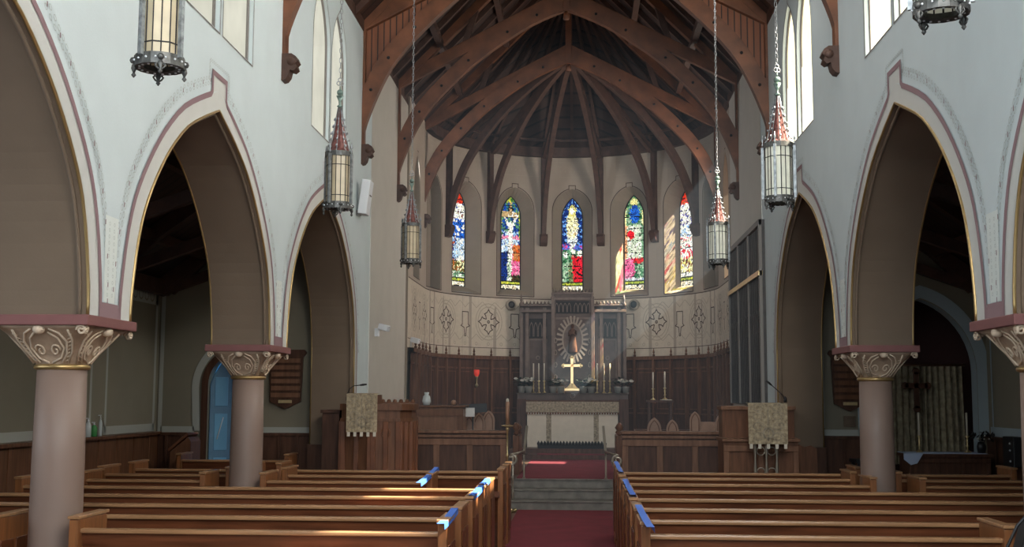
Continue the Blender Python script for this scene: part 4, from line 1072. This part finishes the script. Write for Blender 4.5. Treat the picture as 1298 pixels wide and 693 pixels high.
# high-backed stalls near the altar rail either side of the steps
for sg, l in ((-1, 'left'), (1, 'right')):
    t = thing('carved_bench_end', 'carved dark stall end with a poppyhead, %s of the altar approach' % l, 'choir stall', (sg*.80+.02, 18.2, .4), 0, 'poppyhead stall ends')
    m = MB(); m.box(-.05, .05, 0, .9, 0, .60); m.build('panel', 'mid', t, bevel=.01)
    m = MB(); m.lathe([(.02,.60),(.045,.63),(.02,.66),(.06,.71),(.05,.76),(.015,.80)], (0, .05, 0), 10); m.lathe([(.02,.60),(.045,.63),(.02,.66),(.05,.70),(.015,.76)], (0, .85, 0), 10); m.build('poppyhead', 'mid', t)
# organ console and things on it
t = thing('organ_console', 'square panelled oak console behind the left screen', 'organ console', (-1.98, 18.0, .4))
m = MB(); m.box(-.40, .40, 0, .55, 0, 1.03); m.build('case', 'screen', t, bevel=.006)
m = MB(); panelled(m, -.40, .40, .1, 1.0, 0, 1, 0, .10); m.build('panel_frame', 'mid', t); m = MB(); m.box(-.45, .44, -.05, .6, 1.03, 1.06); m.build('top', 'mid', t, bevel=.006)
m = MB(); m.lathe([(.05,0),(.07,.06),(.055,.14),(.03,.16),(.04,.2)], (-2.18, 18.2, 1.46), 12); tag(m.build('glass_vase', 'glassclear'), 'clear glass vase on the organ console', 'vase')
m = MB(); m.ball((-1.75, 18.15, 1.50), .045, n=10); tag(m.build('brown_jar', 'palewood'), 'small round brown jar on the console top', 'jar')
t = thing('music_stand', 'black music stand with pale sheets behind the stalls on the left', 'music stand', (-1.48, 18.5, .4))
m = MB(); m.lathe([(.012,0),(.012,.95)], n=8); m.build('pole', 'blackcase', t); m = MB(); m.beam((-.22,0,1.0),(.22,0,1.02), .03, .14); m.build('tray', 'blackcase', t)
m = MB(); m.box(-1.68, -1.44, 18.35, 18.37, 1.28, 1.42); tag(m.build('sheet_music', 'paper'), 'pale sheet of music leaning by the left stalls', 'paper')
# sanctuary lamp on the panelling
t = thing('sanctuary_lamp', 'red glass lamp on a bracket against the left apse panelling', 'lamp', (-1.90, 23.76, 2.0))
m = MB(); m.lathe([(.03,0),(.055,.05),(.06,.13),(.045,.14)], n=14); m.build('glass', 'rubylamp', t); m = MB(); m.lathe([(.012,-.22),(.04,-.18),(.012,-.13),(.02,-.02),(.035,0)], n=10); m.tube([(0,0,-.1),(0,.06,-.12),(-.03,.10,-.1)], .01, 6); m.build('bracket', 'brass', t)

# organ grille on the right wall
t = thing('organ_grille', 'tall dark slatted organ screen set in the right chancel wall', 'organ screen', (W-.02, 18.05, 1.5))
fm = lambda u, v, w: (-.0-w, u, v)
m = MB(); m.box(-.02, .02, -1.72, 1.72, 0, 2.58); m.build('backing', 'grille', t)
m = MB()
for y in (-1.72, -.61, .53, 1.64): m.box(-.065, -.02, y, y+.08, 0, 2.58)
m.box(-.068, -.02, -1.72, 1.72, 2.50, 2.58); m.build('frame', 'frame', t, bevel=.004)
m = MB(); m.box(-.08, -.02, -1.72, 1.72, 1.79, 1.86); m.build('gilt_rail', 'brass', t)
m = MB()
for i in range(27):
    y = -1.62+i*.125; m.box(-.045, -.02, y, y+.03, 0, 2.48)
for y0 in (-1.66, -.55, .60):
    for k in range(5):
        m.ribbon(lancet(y0+.13+k*.21, .085, 1.0, 1.15, 1.32, 4), .02, fm, depth=.05)
m.build('slats', 'grille', t, fix=False)
# speakers and camera
t = thing('wall_speaker', 'white column speaker on the left wall beside the lantern', 'speaker', (-W+.03, 15.5, 4.05)); m = MB(); m.box(0, .12, -.12, .12, 0, .47); m.build('cabinet', 'white', t, bevel=.01, rot=(0, .12, 0))
m = MB(); m.box(.121, .126, -.06, .06, .26, .275); m.build('grille_slot', 'blackcase', t, rot=(0, .12, 0)); m = MB(); m.box(-.04, .03, -.03, .03, -.02, .05); m.build('bracket', 'frame', t)
def cam_box(l, x, y, z, rz):
    t = thing('security_camera', l, 'camera', (x, y, z), rz, 'white wall cameras'); m = MB(); m.box(-.06, .10, -.05, .05, .0, .09); m.build('housing', 'white', t, bevel=.015, rot=(0, .25, 0))
    m = MB(); m.lathe([(.025,0),(.025,.012)], (.09, 0, .03), 10); m.build('lens', 'blackcase', t); m = MB(); m.box(-.12, -.05, -.02, .02, -.09, .03); m.build('bracket', 'white', t)
cam_box('white box camera on the left wall pier above the pulpit', -W+.12, 16.95, 2.56, -.3); cam_box('white box camera at the top left end of the apse panelling', -W+.10, 20.3, 2.53, -.3)
t = thing('wall_light', 'small round bronze light on the right chancel wall by the far lantern', 'light', (W-.06, 16.0, 5.0)); m = MB(); m.ball((0,0,0), .06, n=12); m.build('globe', 'verdi', t); m = MB(); m.box(0, .06, -.02, .02, -.02, .02); m.build('bracket', 'verdi', t)
for x, l in ((-1.27, 'left'), (1.36, 'right')):
    a = math.asin((x-AX)/AR); t = thing('round_loudspeaker', 'round dark loudspeaker on the apse band %s of the reredos' % l, 'speaker', (AX+(AR-.05)*math.sin(a), AY+(AR-.05)*math.cos(a), 3.52), -a, 'round loudspeakers')
    m = MB(); m.lathe([(.11,-.03),(.115,0),(.11,.03)], n=20, axis='Y'); m.build('cabinet', 'stencil2', t); m = MB(); m.lathe([(.03,-.034),(.075,-.034),(.075,-.03)], n=16, axis='Y'); m.build('cone', 'blackcase', t)

# ------------------------------------------------------------------ reredos and altar
X0 = .05; RYY = 24.15
t = thing('reredos', 'tall carved oak reredos with a central niche behind the altar', 'reredos', (X0, RYY, .6))
m = MB(); m.box(-1.10, 1.10, .10, .35, 0, 2.80); m.box(-.42, .42, .0, .35, 0, 3.02); m.build('body', 'reredos', t)
m = MB()
for x in (-1.10, -.98, -.62, -.44, .38, .56, .92, 1.04): m.box(x, x+.07, -.06 if abs(x) < .5 else .03, .12, 0, 2.92 if abs(x) < .5 else 2.72)
for a, b, z in ((-1.1, -.42, 2.62), (.42, 1.1, 2.62), (-.42, .42, 2.86)): m.box(a, b, -.03, .12, z, z+.05); m.box(a, b, -.03, .12, z+.12, z+.16)
m.box(-1.1, 1.1, -.02, .12, .85, .92); m.build('pilasters_and_cornices', 'reredos2', t, bevel=.006)
m = MB()
for i in range(8):
    for s in (-1, 1): x = s*(.50+i*.075); m.lathe([(.018,0),(.024,.03),(.008,.05),(.002,.075)], (x, .0, 2.78), 6)
for i in range(11): m.lathe([(.018,0),(.024,.03),(.008,.05),(.002,.08)], (-.35+i*.07, -.02, 3.02), 6)
for x in (-1.065, -.41, .41, 1.065): m.lathe([(.04,0),(.045,.05),(.02,.09),(.03,.12),(.002,.26)], (x, 0, 2.86 if abs(x) < .5 else 2.74), 8)
m.build('pinnacles', 'reredos2', t)
m = MB(); fr = lambda u, v, w: (u, w, v)
for s in (-1, 1):
    m.plate([(s*.54, 2.12), (s*.90, 2.12), (s*.90, 2.50), (s*.54, 2.50)], [], .06, .09, fr, (1,1,1))
    for k in range(4): m.ribbon(lancet(s*(.585+k*.09), .035, 2.14, 2.30, 2.42, 4), .012, fr, depth=.05, mi=0)
    m.ribbon([(s*.54, .95), (s*.90, .95), (s*.90, 2.08), (s*.54, 2.08)], .025, fr, closed=True, depth=.07, mi=0)
    m.ribbon(arc(s*.72, 1.72, .035, 0, 2*PI, 10), .02, fr, depth=.07, mi=0)
    for k in range(4): m.ribbon(lancet(s*(.07+k*.085), .035, 2.62, 2.70, 2.80, 4), .012, fr, depth=-.045, mi=0); 
m.plate([(-.34, 2.60), (.34, 2.60), (.34, 2.84), (-.34, 2.84)], [], -.03, 0, fr, (1,1,1))
m.build('tracery', ['reredos2', 'black'], t, fix=False)
MZ = 2.08
m = MB()
for k in range(26):     # rayed mandorla
    a = k*2*PI/26; r0, r1 = .21, .33
    m.beam((r0*math.cos(a), -.02, MZ+r0*1.55*math.sin(a)), (r1*math.cos(a), -.03, MZ+r1*1.42*math.sin(a)), .04, .04, up=(0,1,0))
m.ribbon(arc(0, MZ, .205, 0, 2*PI, 26, .32), .03, fr, depth=-.03)
for s in (-1, 1):
    for q in range(5): m.tube([(s*.35+.025*math.cos(p), -.02, 1.1+.24*q+.05*math.sin(p)) for p in [i*PI/4 for i in range(8)]], .010, 5, closed=True)
m.build('carved_mandorla', 'rays', t)
m = MB(); m.ribbon([(-.37, .98), (.37, .98), (.37, 2.50), (-.37, 2.50)], .04, fr, closed=True, depth=-.02); m.build('panel_moulding', 'reredos2', t, fix=False)
m = MB(); m.plate([(q[0], q[1]) for q in arc(0, MZ, .20, 0, 2*PI, 24, .31)][:-1], [], -.012, .0, fr, (0,0,0)); m.build('niche_ground', 'reredos2', t)
m = MB(); zf = lambda z: MZ-.27+(z-1.29)*1.12
m.lathe([(r*1.1, zf(z)) for r, z in [(.085,1.29),(.09,1.32),(.075,1.45),(.055,1.58),(.07,1.64),(.065,1.69),(.028,1.72),(.024,1.735)]], (0,-.06,0), 14, sy=.7); m.ball((0,-.06,zf(1.768)), .040, n=12, sz=1.15)
m.tube([(-.065,-.07,zf(1.68)),(-.075,-.12,zf(1.60)),(-.005,-.15,zf(1.62))], [.022,.02,.014], 8); m.tube([(.065,-.07,zf(1.68)),(.075,-.12,zf(1.60)),(.005,-.15,zf(1.62))], [.022,.02,.014], 8)
m.build('statue', 'dark', t)
t.scale = (1, 1, 1.045)
# altar
t = thing('altar', 'high altar with a cream frontal and tan brocade superfrontal', 'altar', (X0, 23.35, .6))
m = MB(); m.box(-.90, .90, .02, .7, 0, .88); m.build('body', 'dark', t)
m = MB(); m.box(-.93, .93, -.02, .72, .88, .93); m.build('top', 'dark', t)
m = MB(); m.box(-.90, .90, 0, .02, .0, .68); m.build('frontal', 'linen', t)
m = MB(); m.box(-.52, -.42, -.008, .0, .0, .66); m.box(.42, .52, -.008, 0, 0, .66); m.build('orphreys', 'lace', t)
m = MB(); m.box(-.92, .92, -.035, -.012, .69, .90)
m.build('superfrontal', 'lace', t)
m = MB()
for i in range(36): m.box(-.915+i*.0515, -.915+i*.0515+.028, -.03, -.018, .65, .69)
m.build('fringe', 'mid', t)
m = MB(); m.box(-1.12, 1.12, .42, .78, .93, 1.05); m.box(-1.14, 1.14, .40, .78, 1.05, 1.07); m.build('gradine', 'reredos', t, bevel=.005)
m = MB(); m.box(-1.12, -.93, .2, .75, 0, .95); m.box(.93, 1.12, .2, .75, 0, .95); m.build('wing', 'dark', t)
t = thing('tabernacle', 'small carved box under the gold cross on the altar', 'tabernacle', (X0, 23.58, 1.53)); m = MB(); m.box(-.13, .13, 0, .2, 0, .17); m.build('body', 'reredos', t); m = MB(); m.tube([(.05*math.cos(q), -.01, .085+.05*math.sin(q)) for q in [i*PI/5 for i in range(10)]], .01, 6, closed=True); m.box(-.14, .14, -.02, 0, .15, .18); m.build('carving', 'reredos2', t)
t = thing('altar_cross', 'polished gold cross on a stepped foot in the middle of the altar', 'cross', (X0-.01, 23.66, 1.715))
m = MB(); m.box(-.15, .15, -.07, .07, 0, .05); m.lathe([(.13,.05),(.09,.08),(.06,.12),(.035,.15)], n=16, sy=.6); m.build('foot', 'goldcross', t, bevel=.006)
m = MB(); m.box(-.028, .028, -.018, .018, .15, .66); m.box(-.17, .17, -.018, .018, .48, .535)
for x, z in ((-.185, .507), (.185, .507), (0, .68)):
    m.ball((x, 0, z), .035, n=10); 
for a in (-1, 1): m.ball((a*.17, 0, .507+.03), .02, n=8); m.ball((a*.17, 0, .507-.03), .02, n=8); m.ball((a*.03, 0, .66), .02, n=8)
m.build('cross', 'goldcross', t, bevel=.004)
def candle(l, x, y, z, h, g, s=1.0, mt='brass'):
    t = thing('candlestick', l, 'candlestick', (x, y, z), 0, g); hh = h*.42
    m = MB(); m.lathe([(.045*s,0),(.045*s,.012),(.015*s,.03),(.010*s,.06),(.02*s,hh*.4),(.010*s,hh*.5),(.018*s,hh*.75),(.010*s,hh*.85),(.032*s,hh)], n=12); m.build('stick', mt, t)
    m = MB(); m.lathe([(.014*s,hh),(.013*s,h),(.004*s,h+.005)], n=10); m.build('candle', 'wax', t)
for k, x in enumerate((-.80, -.69, -.58, .50, .64, .76)):
    candle('slim altar candle, %s of the cross' % ['outermost left', 'middle left', 'innermost left', 'innermost right', 'middle right', 'outermost right'][k], X0+x, 23.95, 1.672, .60, 'slim candles on the altar shelf')
def plant(l, x, y, z, sc, rr):
    t = thing('potted_poinsettia', l, 'plant', (x, y, z), 0, 'potted poinsettias on the altar shelf')
    m = MB(); m.lathe([(.06*sc,0),(.085*sc,.13*sc),(.09*sc,.14*sc)], n=12); m.build('pot', 'foil', t)
    m = MB()
    for i in range(46):
        a = rr.random()*2*PI; e = rr.random()*1.2; R1 = (.08+.11*rr.random())*sc; c = Vector((R1*math.cos(a)*math.cos(e*.6), R1*math.sin(a)*.6, .16*sc+R1*math.sin(e)*1.1))
        d = Vector((math.cos(a), math.sin(a), rr.random()*.8-.4)).normalized(); s = d.cross(Vector((0,0,1))).normalized(); L = .075*sc
        m.face([c-d*L, c+s*L*.45, c+d*L, c-s*L*.45])
    m.build('leaves', 'leaf', t, fix=False)
    m = MB()
    for i in range(4):
        a = rr.random()*2*PI; c = Vector((.13*sc*math.cos(a), -.07*sc, (.24+.07*rr.random())*sc))
        for j in range(6):
            b = j*PI/3; d = Vector((math.cos(b), -.3, math.sin(b)*.6)); s = d.cross(Vector((0,1,0))).normalized(); L = .042*sc
            m.face([c, c+d*L*.6+s*L*.35, c+d*L*1.2, c+d*L*.6-s*L*.35])
    m.build('flowers', 'bloom', t, fix=False)
rr = random.Random(3)
for k, x in enumerate((-1.04, -.90, -.40, -.24, .22, .38, .92, 1.08)):
    plant('white poinsettia on the altar shelf, %s' % ['leftmost', 'second from left', 'just left of the cross, outer', 'just left of the cross, inner', 'just right of the cross, inner', 'just right of the cross, outer', 'second from right', 'rightmost'][k], X0+x, 24.02 if abs(x) < .5 else 23.86, 1.672, .95, rr)
# side table with two candles, right
t = thing('credence_table', 'small dark table with a white cloth right of the altar', 'table', (1.70, 22.2, .4)); m = MB()
m.box(-.25, .25, -.15, .15, 1.10, 1.14); m.build('tabletop', 'dark', t)
for a in (-.22, .18):
    for b in (-.13, .09): m = MB(); m.box(a, a+.04, b, b+.04, 0, 1.10); m.build('leg', 'dark', t)
tag(MB().box(1.72, 1.92, 22.04, 22.36, 1.541, 1.552).build('table_linen', 'linen'), 'folded white linen on the small side table', 'cloth')
candle('candlestick on the side table, left of the pair', 1.58, 22.2, 1.541, .52, 'pair on the side table', 1.1); candle('candlestick on the side table, right of the pair', 1.80, 22.2, 1.553, .52, 'pair on the side table', 1.1)

# ------------------------------------------------------------------ aisle furniture
# blue door, left
dn = struct(bpy.data.objects.new('door_1', None)); COL.objects.link(dn); dn.location = (-4.86, 15.85, 0)
m = MB(); P = [(0, .02), (.30, .02), (.30, 2.10), (.24, 2.13), (.15, 2.05), (.06, 1.9), (0, 1.75)]; m.plate(P, [], 0, .04, lambda u, v, w: (u, w, v), (0,0,0)); m.build('leaf', 'bluedoor', dn, rot=(0,0,.5))
m = MB()
for z0, z1 in ((.15, .75), (.85, 1.35), (1.45, 1.85)): m.box(.06, .24, -.012, 0, z0, z1)
m.build('panel', 'bluelit', dn, bevel=.01, rot=(0,0,.5))
m = MB(); m.tube([(.10,-.02,1.0),(.18,-.02,1.3)], .008, 6); m.build('door_bar', 'white', dn, rot=(0,0,.5))
m = MB(); m.box(-5.3, -3.6, 17.2, 17.3, 0, 3.3); m.box(-5.3, -5.2, 16.0, 17.2, 0, 3.3); m.box(-3.7, -3.6, 16.0, 17.2, 0, 3.3); m.box(-5.3, -3.6, 16, 17.3, 3.25, 3.35); m.box(-5.3, -3.6, 16, 17.3, -.05, 0)
struct(m.build('wall_porch', 'bluelit'))
m = MB(); L = [(-4.885, 0)]+pointed(-4.60, .285, 1.75, .43, 8); m.ribbon(L, .09, fy(15.675)); struct(m.build('trim_20', 'dark', fix=False))
t = thing('bench_end', 'slanted dark wood bench end left of the blue door', 'bench', (-5.02, 15.1, 0))
m = MB(); m.plate([(-.12,0),(-.12,.86),(.12,1.06),(.16,1.0),(.16,0)], [], 0, .4, lambda u, v, w: (u, w, v), (0,0,0)); m.build('side', 'mid', t, bevel=.01)
m = MB(); m.beam((-.14,.2,.88),(.12,.2,1.10), .42, .035, up=(0,0,1)); m.build('cap', 'truss', t, bevel=.006)
# memorial boards
for sg, l in ((-1, 'left'), (1, 'right')):
    t = thing('memorial_board', 'brown wooden board of name slats with a pointed foot on the %s aisle end wall' % l, 'plaque', (sg*3.76, 15.64, 1.42), 0, 'wooden memorial boards')
    m = MB(); m.plate([(-.21,.10),(0,.0),(.21,.10),(.23,.70),(.28,.76),(.25,.80),(-.25,.80),(-.28,.76),(-.23,.70)], [], 0, .04, lambda u, v, w: (u, w, v), (0,0,0)); m.build('board', 'dark', t)
    m = MB()
    for k in range(6): m.box(-.20, .20, -.018, 0, .155+.093*k, .215+.093*k)
    m.build('name_slats', 'screen' if sg < 0 else 'mid', t, bevel=.004)
    m = MB(); m.box(-.09, .09, -.022, 0, .08, .12); m.build('plate', 'brass', t)
m = MB(); m.box(3.68, 3.83, 15.66, 15.69, 1.22, 1.36); m.box(3.71, 3.80, 15.65, 15.66, 1.25, 1.33); tag(m.build('wall_vent', 'taupe', bevel=.006), 'small square plate under the right memorial board', 'vent')
# right chapel
t = thing('chapel_curtain', 'pleated patterned curtain hanging in the arched recess', 'curtain', (4.86, 16.35, .7))
m = MB(); N = 110; pr = []
for i in range(N+1):
    x = -.56+1.12*i/N; pr.append((x, .035*math.sin(i*2*PI/8)+.012*math.sin(i*.9)))
for i in range(N):
    a, b = pr[i], pr[i+1]; q = m.face([(a[0]*1.03, a[1]*1.2, 0), (b[0]*1.03, b[1]*1.2, 0), (b[0], b[1], 1.33), (a[0], a[1], 1.33)]); q.smooth = True
m.build('drape', 'curtain', t, fix=False)
m = MB(); m.tube([(-.62,0,1.35),(.62,0,1.35)], .018, 8); m.build('rod', 'dark', t)
t = thing('wooden_cross', 'dark wooden cross with flared ends before the curtain', 'cross', (4.78, 16.2, 1.43))
m = MB(); fl = lambda P: m.plate(P, [], 0, .04, lambda u, v, w: (u, w, v), (0,0,0))
m.box(-.035, .035, 0, .04, .02, .52); m.box(-.15, .15, 0, .04, .30, .37)
for c in ((0,.53),(-.15,.335),(.15,.335),(0,.02)): m.lathe([(.05,0),(.05,.04)], (c[0], 0, c[1]), 8, axis='Y')
m.build('cross', 'dark', t, bevel=.004)
t = thing('wall_medallion', 'round carved medallion high in the dark red recess', 'medallion', (4.62, 16.45, 2.58)); m = MB(); m.tube([(.15*math.cos(q), 0, .17*math.sin(q)) for q in [i*PI/10 for i in range(20)]], .018, 6, closed=True); m.build('rim', 'reredos', t)
m = MB(); m.lathe([(.07,0),(.1,.02)], n=14, axis='Y'); m.build('boss', 'reredos', t)
t = thing('side_altar', 'dark chest-like side altar below the curtain on the right', 'altar', (4.85, 15.1, 0))
m = MB(); m.box(-.50, .50, 0, .45, 0, .86); m.build('body', 'dark', t); m = MB(); m.box(-.53, .53, -.03, .48, .86, .90); panelled(m, -.5, .5, .1, .84, 0, 3, 0, .05); m.build('frame', 'dark', t, bevel=.005)
t = thing('altar_cloth', 'pale blue white cloth draped over the side altar', 'cloth', (4.82, 15.1, .902))
m = MB(); m.box(-.50, .50, 0, .42, 0, .008); m.build('top', 'cloth', t); m = MB(); m.face([(-.545,-.035,.005),(-.30,-.035,.005),(-.38,-.04,-.12),(-.46,-.045,-.14),(-.545,-.04,-.07)]); m.face([(-.545,-.035,.006),(-.30,-.035,.006),(-.30,.05,.009),(-.545,.05,.009)]); m.build('hanging_corner', 'cloth', t, fix=False)
candle('tall candlestick on the side altar, left of the curtain cross', 4.54, 15.3, .911, .50, 'side altar pair', 1.0, 'brass'); candle('tall candlestick on the side altar, right end', 5.14, 15.3, .911, .50, 'side altar pair', 1.0, 'brass')
def bouquet(l, x, y, z):
    t = thing('flower_vase', l, 'flowers', (x, y, z), 0, 'dark flower arrangements'); m = MB(); m.lathe([(.05,0),(.06,.08),(.04,.14)], n=10); m.build('vase', 'blackcase', t); m = MB(); r3 = random.Random(x)
    for i in range(40):
        c = Vector(((r3.random()-.5)*.3, (r3.random()-.5)*.15, .14+r3.random()*.12)); d = Vector((r3.random()-.5, r3.random()-.5, r3.random()-.5)).normalized(); s = d.cross(Vector((0,0,1))).normalized(); m.face([c-d*.04, c+s*.02, c+d*.04, c-s*.02])
    for i in range(4): m.ball(((r3.random()-.5)*.22, -.07, .16+r3.random()*.08), .010, n=6, mi=1)
    m.build('foliage', ['blackcase', 'bloom'], t, fix=False)
bouquet('dark vase of flowers on the right end of the side altar', 5.28, 15.2, .911)
t = thing('wall_speaker_box', 'black speaker box with small lights on the right aisle wall', 'speaker', (5.42, 14.5, .78)); m = MB(); m.box(-.06, .07, -.18, .18, 0, .36); m.build('cabinet', 'blackcase', t, bevel=.01)
m = MB()
for z in (.07, .2, .28): m.ball((-.065, -.08, z), .014, n=6)
m.build('lights', 'white', t)
t = thing('side_table', 'small black table with a red book right of the pier', 'table', (3.86, 14.9, 0)); m = MB(); m.box(-.25, .16, -.2, .2, .80, .84); m.build('tabletop', 'blackcase', t)
for a in (-.23, .11):
    for b in (-.18, .14): m = MB(); m.box(a, a+.04, b, b+.04, 0, .80); m.build('leg', 'blackcase', t)
tag(MB().box(3.84, 3.99, 14.78, 14.98, .842, .875).build('red_book', 'book', bevel=.004), 'red book lying on the small black table', 'book')
t = thing('carved_chair', 'dark wooden chair with a carved back before the right dado', 'chair', (3.12, 15.05, 0))
m = MB(); m.plate([(-.15,.42),(.13,.42),(.12,.95),(.04,.99),(-.04,.97),(-.10,1.0),(-.17,.95)], [arc(-.06,.52,.03,0,2*PI,8)[:-1], arc(.02,.52,.03,0,2*PI,8)[:-1]], .2, .23, lambda u, v, w: (u, w, v), (0,0,0)); m.build('backrest', 'mid', t)
m = MB(); m.box(-.18, .18, -.18, .2, .40, .44); m.build('seat', 'mid', t)
for a in (-.17, .13):
    for b in (-.17, .16): m = MB(); m.box(a, a+.04, b, b+.04, 0, .42); m.build('leg', 'mid', t)
def bottle(l, x, y, mt, h, r, cap):
    t = thing('pump_bottle', l, 'bottle', (x, y, 1.112), 0, 'bottles on the left dado ledge'); m = MB(); m.lathe([(r,0),(r*1.05,h*.6),(r*.6,h*.75),(r*.3,h*.8)], n=14); m.build('body', mt, t)
    m = MB(); m.lathe([(r*.35,h*.8),(r*.35,h*.88),(.006,h*.9),(.006,h)], n=8); m.box(-.03, .008, -.006, .006, h-.012, h); m.build('pump', cap, t)
bottle('clear plastic pump bottle on the ledge, leftmost', -5.49, 13.35, 'glassclear', .22, .038, 'white'); bottle('green gel pump bottle on the ledge', -5.49, 13.52, 'glassgreen', .17, .035, 'white'); bottle('thin clear spray bottle behind the green one', -5.49, 13.70, 'glassclear', .25, .022, 'white')
# black camera bag with a strap at the right edge
t = thing('shoulder_bag', 'black bag with a looped strap at the bottom right corner', 'bag', (2.66, 6.55, .56))
m = MB(); P = [(-.17,-.2),(.25,-.2),(.25,.45),(.04,.44),(-.02,.38),(-.10,.12)]; m.plate(P, [], -.05, .1, lambda u, v, w: (u, w, v), (0,0,0)); m.build('body', 'blackcase', t, bevel=.02)
m = MB(); m.tube([(-.20,-.06,-.15),(-.175,-.06,.05),(-.16,-.06,.22),(-.09,-.06,.36),(0,-.06,.46),(.10,-.05,.50)], .008, 6); m.build('strap', 'blackcase', t)

# ------------------------------------------------------------------ haze in the sunlit chancel
def haze(name, b, dens, col, label=None):
    m = bpy.data.materials.new(name); m.use_nodes = True; nt = m.node_tree
    for n in list(nt.nodes): nt.nodes.remove(n)
    o = nt.nodes.new('ShaderNodeOutputMaterial'); e = nt.nodes.new('ShaderNodeEmission'); e.inputs['Color'].default_value = (*col, 1); e.inputs['Strength'].default_value = dens  # self-glowing volume stands in for lit haze
    nt.links.new(e.outputs[0], o.inputs['Volume']); M[name] = m
HZ = True
if HZ:
    haze('haze', None, .0026, (.72, .88, 1.0))
    m = MB(); m.box(-2.72, 2.72, 15.0, 22.1, .45, 6.7)
    o = m.build('haze', 'haze'); tag(o, 'faint bluish haze of light hanging in the chancel', 'haze', kind='stuff')
    haze('beam', None, .040, (.66, .88, .95))  # glowing volume shaped to imitate the shaft of light
    m = MB(); P = [(2.7, 5.9), (2.7, 4.0), (.1, 1.6), (-.35, 2.1)]
    m.plate([(p[0], p[1]) for p in P], [], 20.6, 21.5, lambda u, v, w: (u, w, v), (0,0,0)); o = m.build('light_shaft', 'beam'); tag(o, 'pale shaft of light slanting from the right chancel window to the altar', 'light', kind='stuff')

# ------------------------------------------------------------------ lights
def area(name, loc, rot, sx, sy, power, col):
    l = bpy.data.lights.new(name, 'AREA'); l.shape = 'RECTANGLE'; l.size = sx; l.size_y = sy; l.energy = power; l.color = col
    o = bpy.data.objects.new(name, l); COL.objects.link(o); o.location = loc; o.rotation_euler = rot; return o
# added unseen fill behind the camera, as from a supposed west window
area('west_fill', (0, -3.1, 5.2), (PI/2*.97, 0, 0), 3.2, 4.6, 450, (.84, .93, 1.0))
# added fill lamps high on the walls, out of view, as if windows
area('high_fill_right', (W-.35, 2.9, 5.3), (0, PI/2, -.62), 1.7, 4.6, 430, (1.0, .95, .88))
area('high_fill_left', (-W+.35, 2.9, 5.3), (0, -PI/2, .62), 1.7, 4.6, 105, (.88, .94, 1.0))
def aimed(name, loc, target, sx, sy, power, col):
    o = area(name, loc, (0, 0, 0), sx, sy, power, col); o.rotation_euler = (Vector(target)-Vector(loc)).to_track_quat('-Z', 'Y').to_euler()
aimed('plate_fill_right', (2.3, 10.6, 6.65), (-2.8, 11.2, 4.3), 5.0, .5, 200, (1.0, .97, .92))  # added fill above the view, brightens the left nave wall
aimed('plate_fill_left', (-2.3, 10.6, 6.65), (2.8, 11.2, 4.3), 5.0, .5, 34, (.93, .95, 1.0))  # weaker added fill for the right nave wall
area('aisle_fill_left', (-5.45, 4.5, 2.1), (0, -PI/2, 0), 1.4, 5, 60, (.80, .90, 1.0))  # unseen fill added to lift the aisle walls
area('aisle_fill_right', (5.45, 5.0, 2.1), (0, PI/2, 0), 1.4, 4, 22, (.75, .88, 1.0))  # same added fill in the right aisle
area('porch_light', (-4.4, 16.6, 3.2), (0, 0, 0), .8, .8, 26, (.55, .8, 1.0))
area('chancel_window_light_right', (W-.03, 20.9, 4.9), (0, PI/2, 0), 2.0, .7, 110, (1.0, .90, .80))
area('chancel_window_light_left', (-W+.03, 20.9, 4.9), (0, -PI/2, 0), 2.0, .7, 45, (.9, .95, 1.0))
sun = bpy.data.lights.new('sun', 'SUN'); sun.energy = 150; sun.angle = .012; sun.color = (1.0, .90, .72)
so = bpy.data.objects.new('sun', sun); COL.objects.link(so)
sd = Vector((-.87, .10, -1.0)); so.rotation_euler = sd.to_track_quat('-Z', 'Y').to_euler()
w = bpy.data.worlds.new('sky'); bpy.context.scene.world = w; w.use_nodes = True
w.node_tree.nodes['Background'].inputs['Color'].default_value = (.85, .92, 1.0, 1); w.node_tree.nodes['Background'].inputs['Strength'].default_value = .5

# ------------------------------------------------------------------ camera
f, a, tt, rl, cx, cz = 1477.4, .0606, .105, .0036, .2542, 1.6
ca, sa, ct, st = math.cos(a), math.sin(a), math.cos(tt), math.sin(tt)
R0 = Vector((ca, sa, 0)); F0 = Vector((-sa*ct, ca*ct, st)); UU = Vector((sa*st, -ca*st, ct))
c_, s_ = math.cos(rl), math.sin(rl); Rv = R0*c_+UU*s_; Uv = UU*c_-R0*s_
cd = bpy.data.cameras.new('camera'); cd.sensor_width = 36; cd.lens = f/1298*36; cd.clip_start = .05
co = bpy.data.objects.new('camera', cd); COL.objects.link(co)
co.matrix_world = Matrix(((Rv.x, Uv.x, -F0.x, cx), (Rv.y, Uv.y, -F0.y, 0), (Rv.z, Uv.z, -F0.z, cz), (0, 0, 0, 1)))
sc = bpy.context.scene; sc.camera = co
sc.view_settings.view_transform = 'Standard'; sc.view_settings.look = 'None'; sc.view_settings.exposure = 0
sc.cycles.use_denoising = True; sc.cycles.max_bounces = 8; sc.cycles.transparent_max_bounces = 12; sc.cycles.sample_clamp_indirect = 4
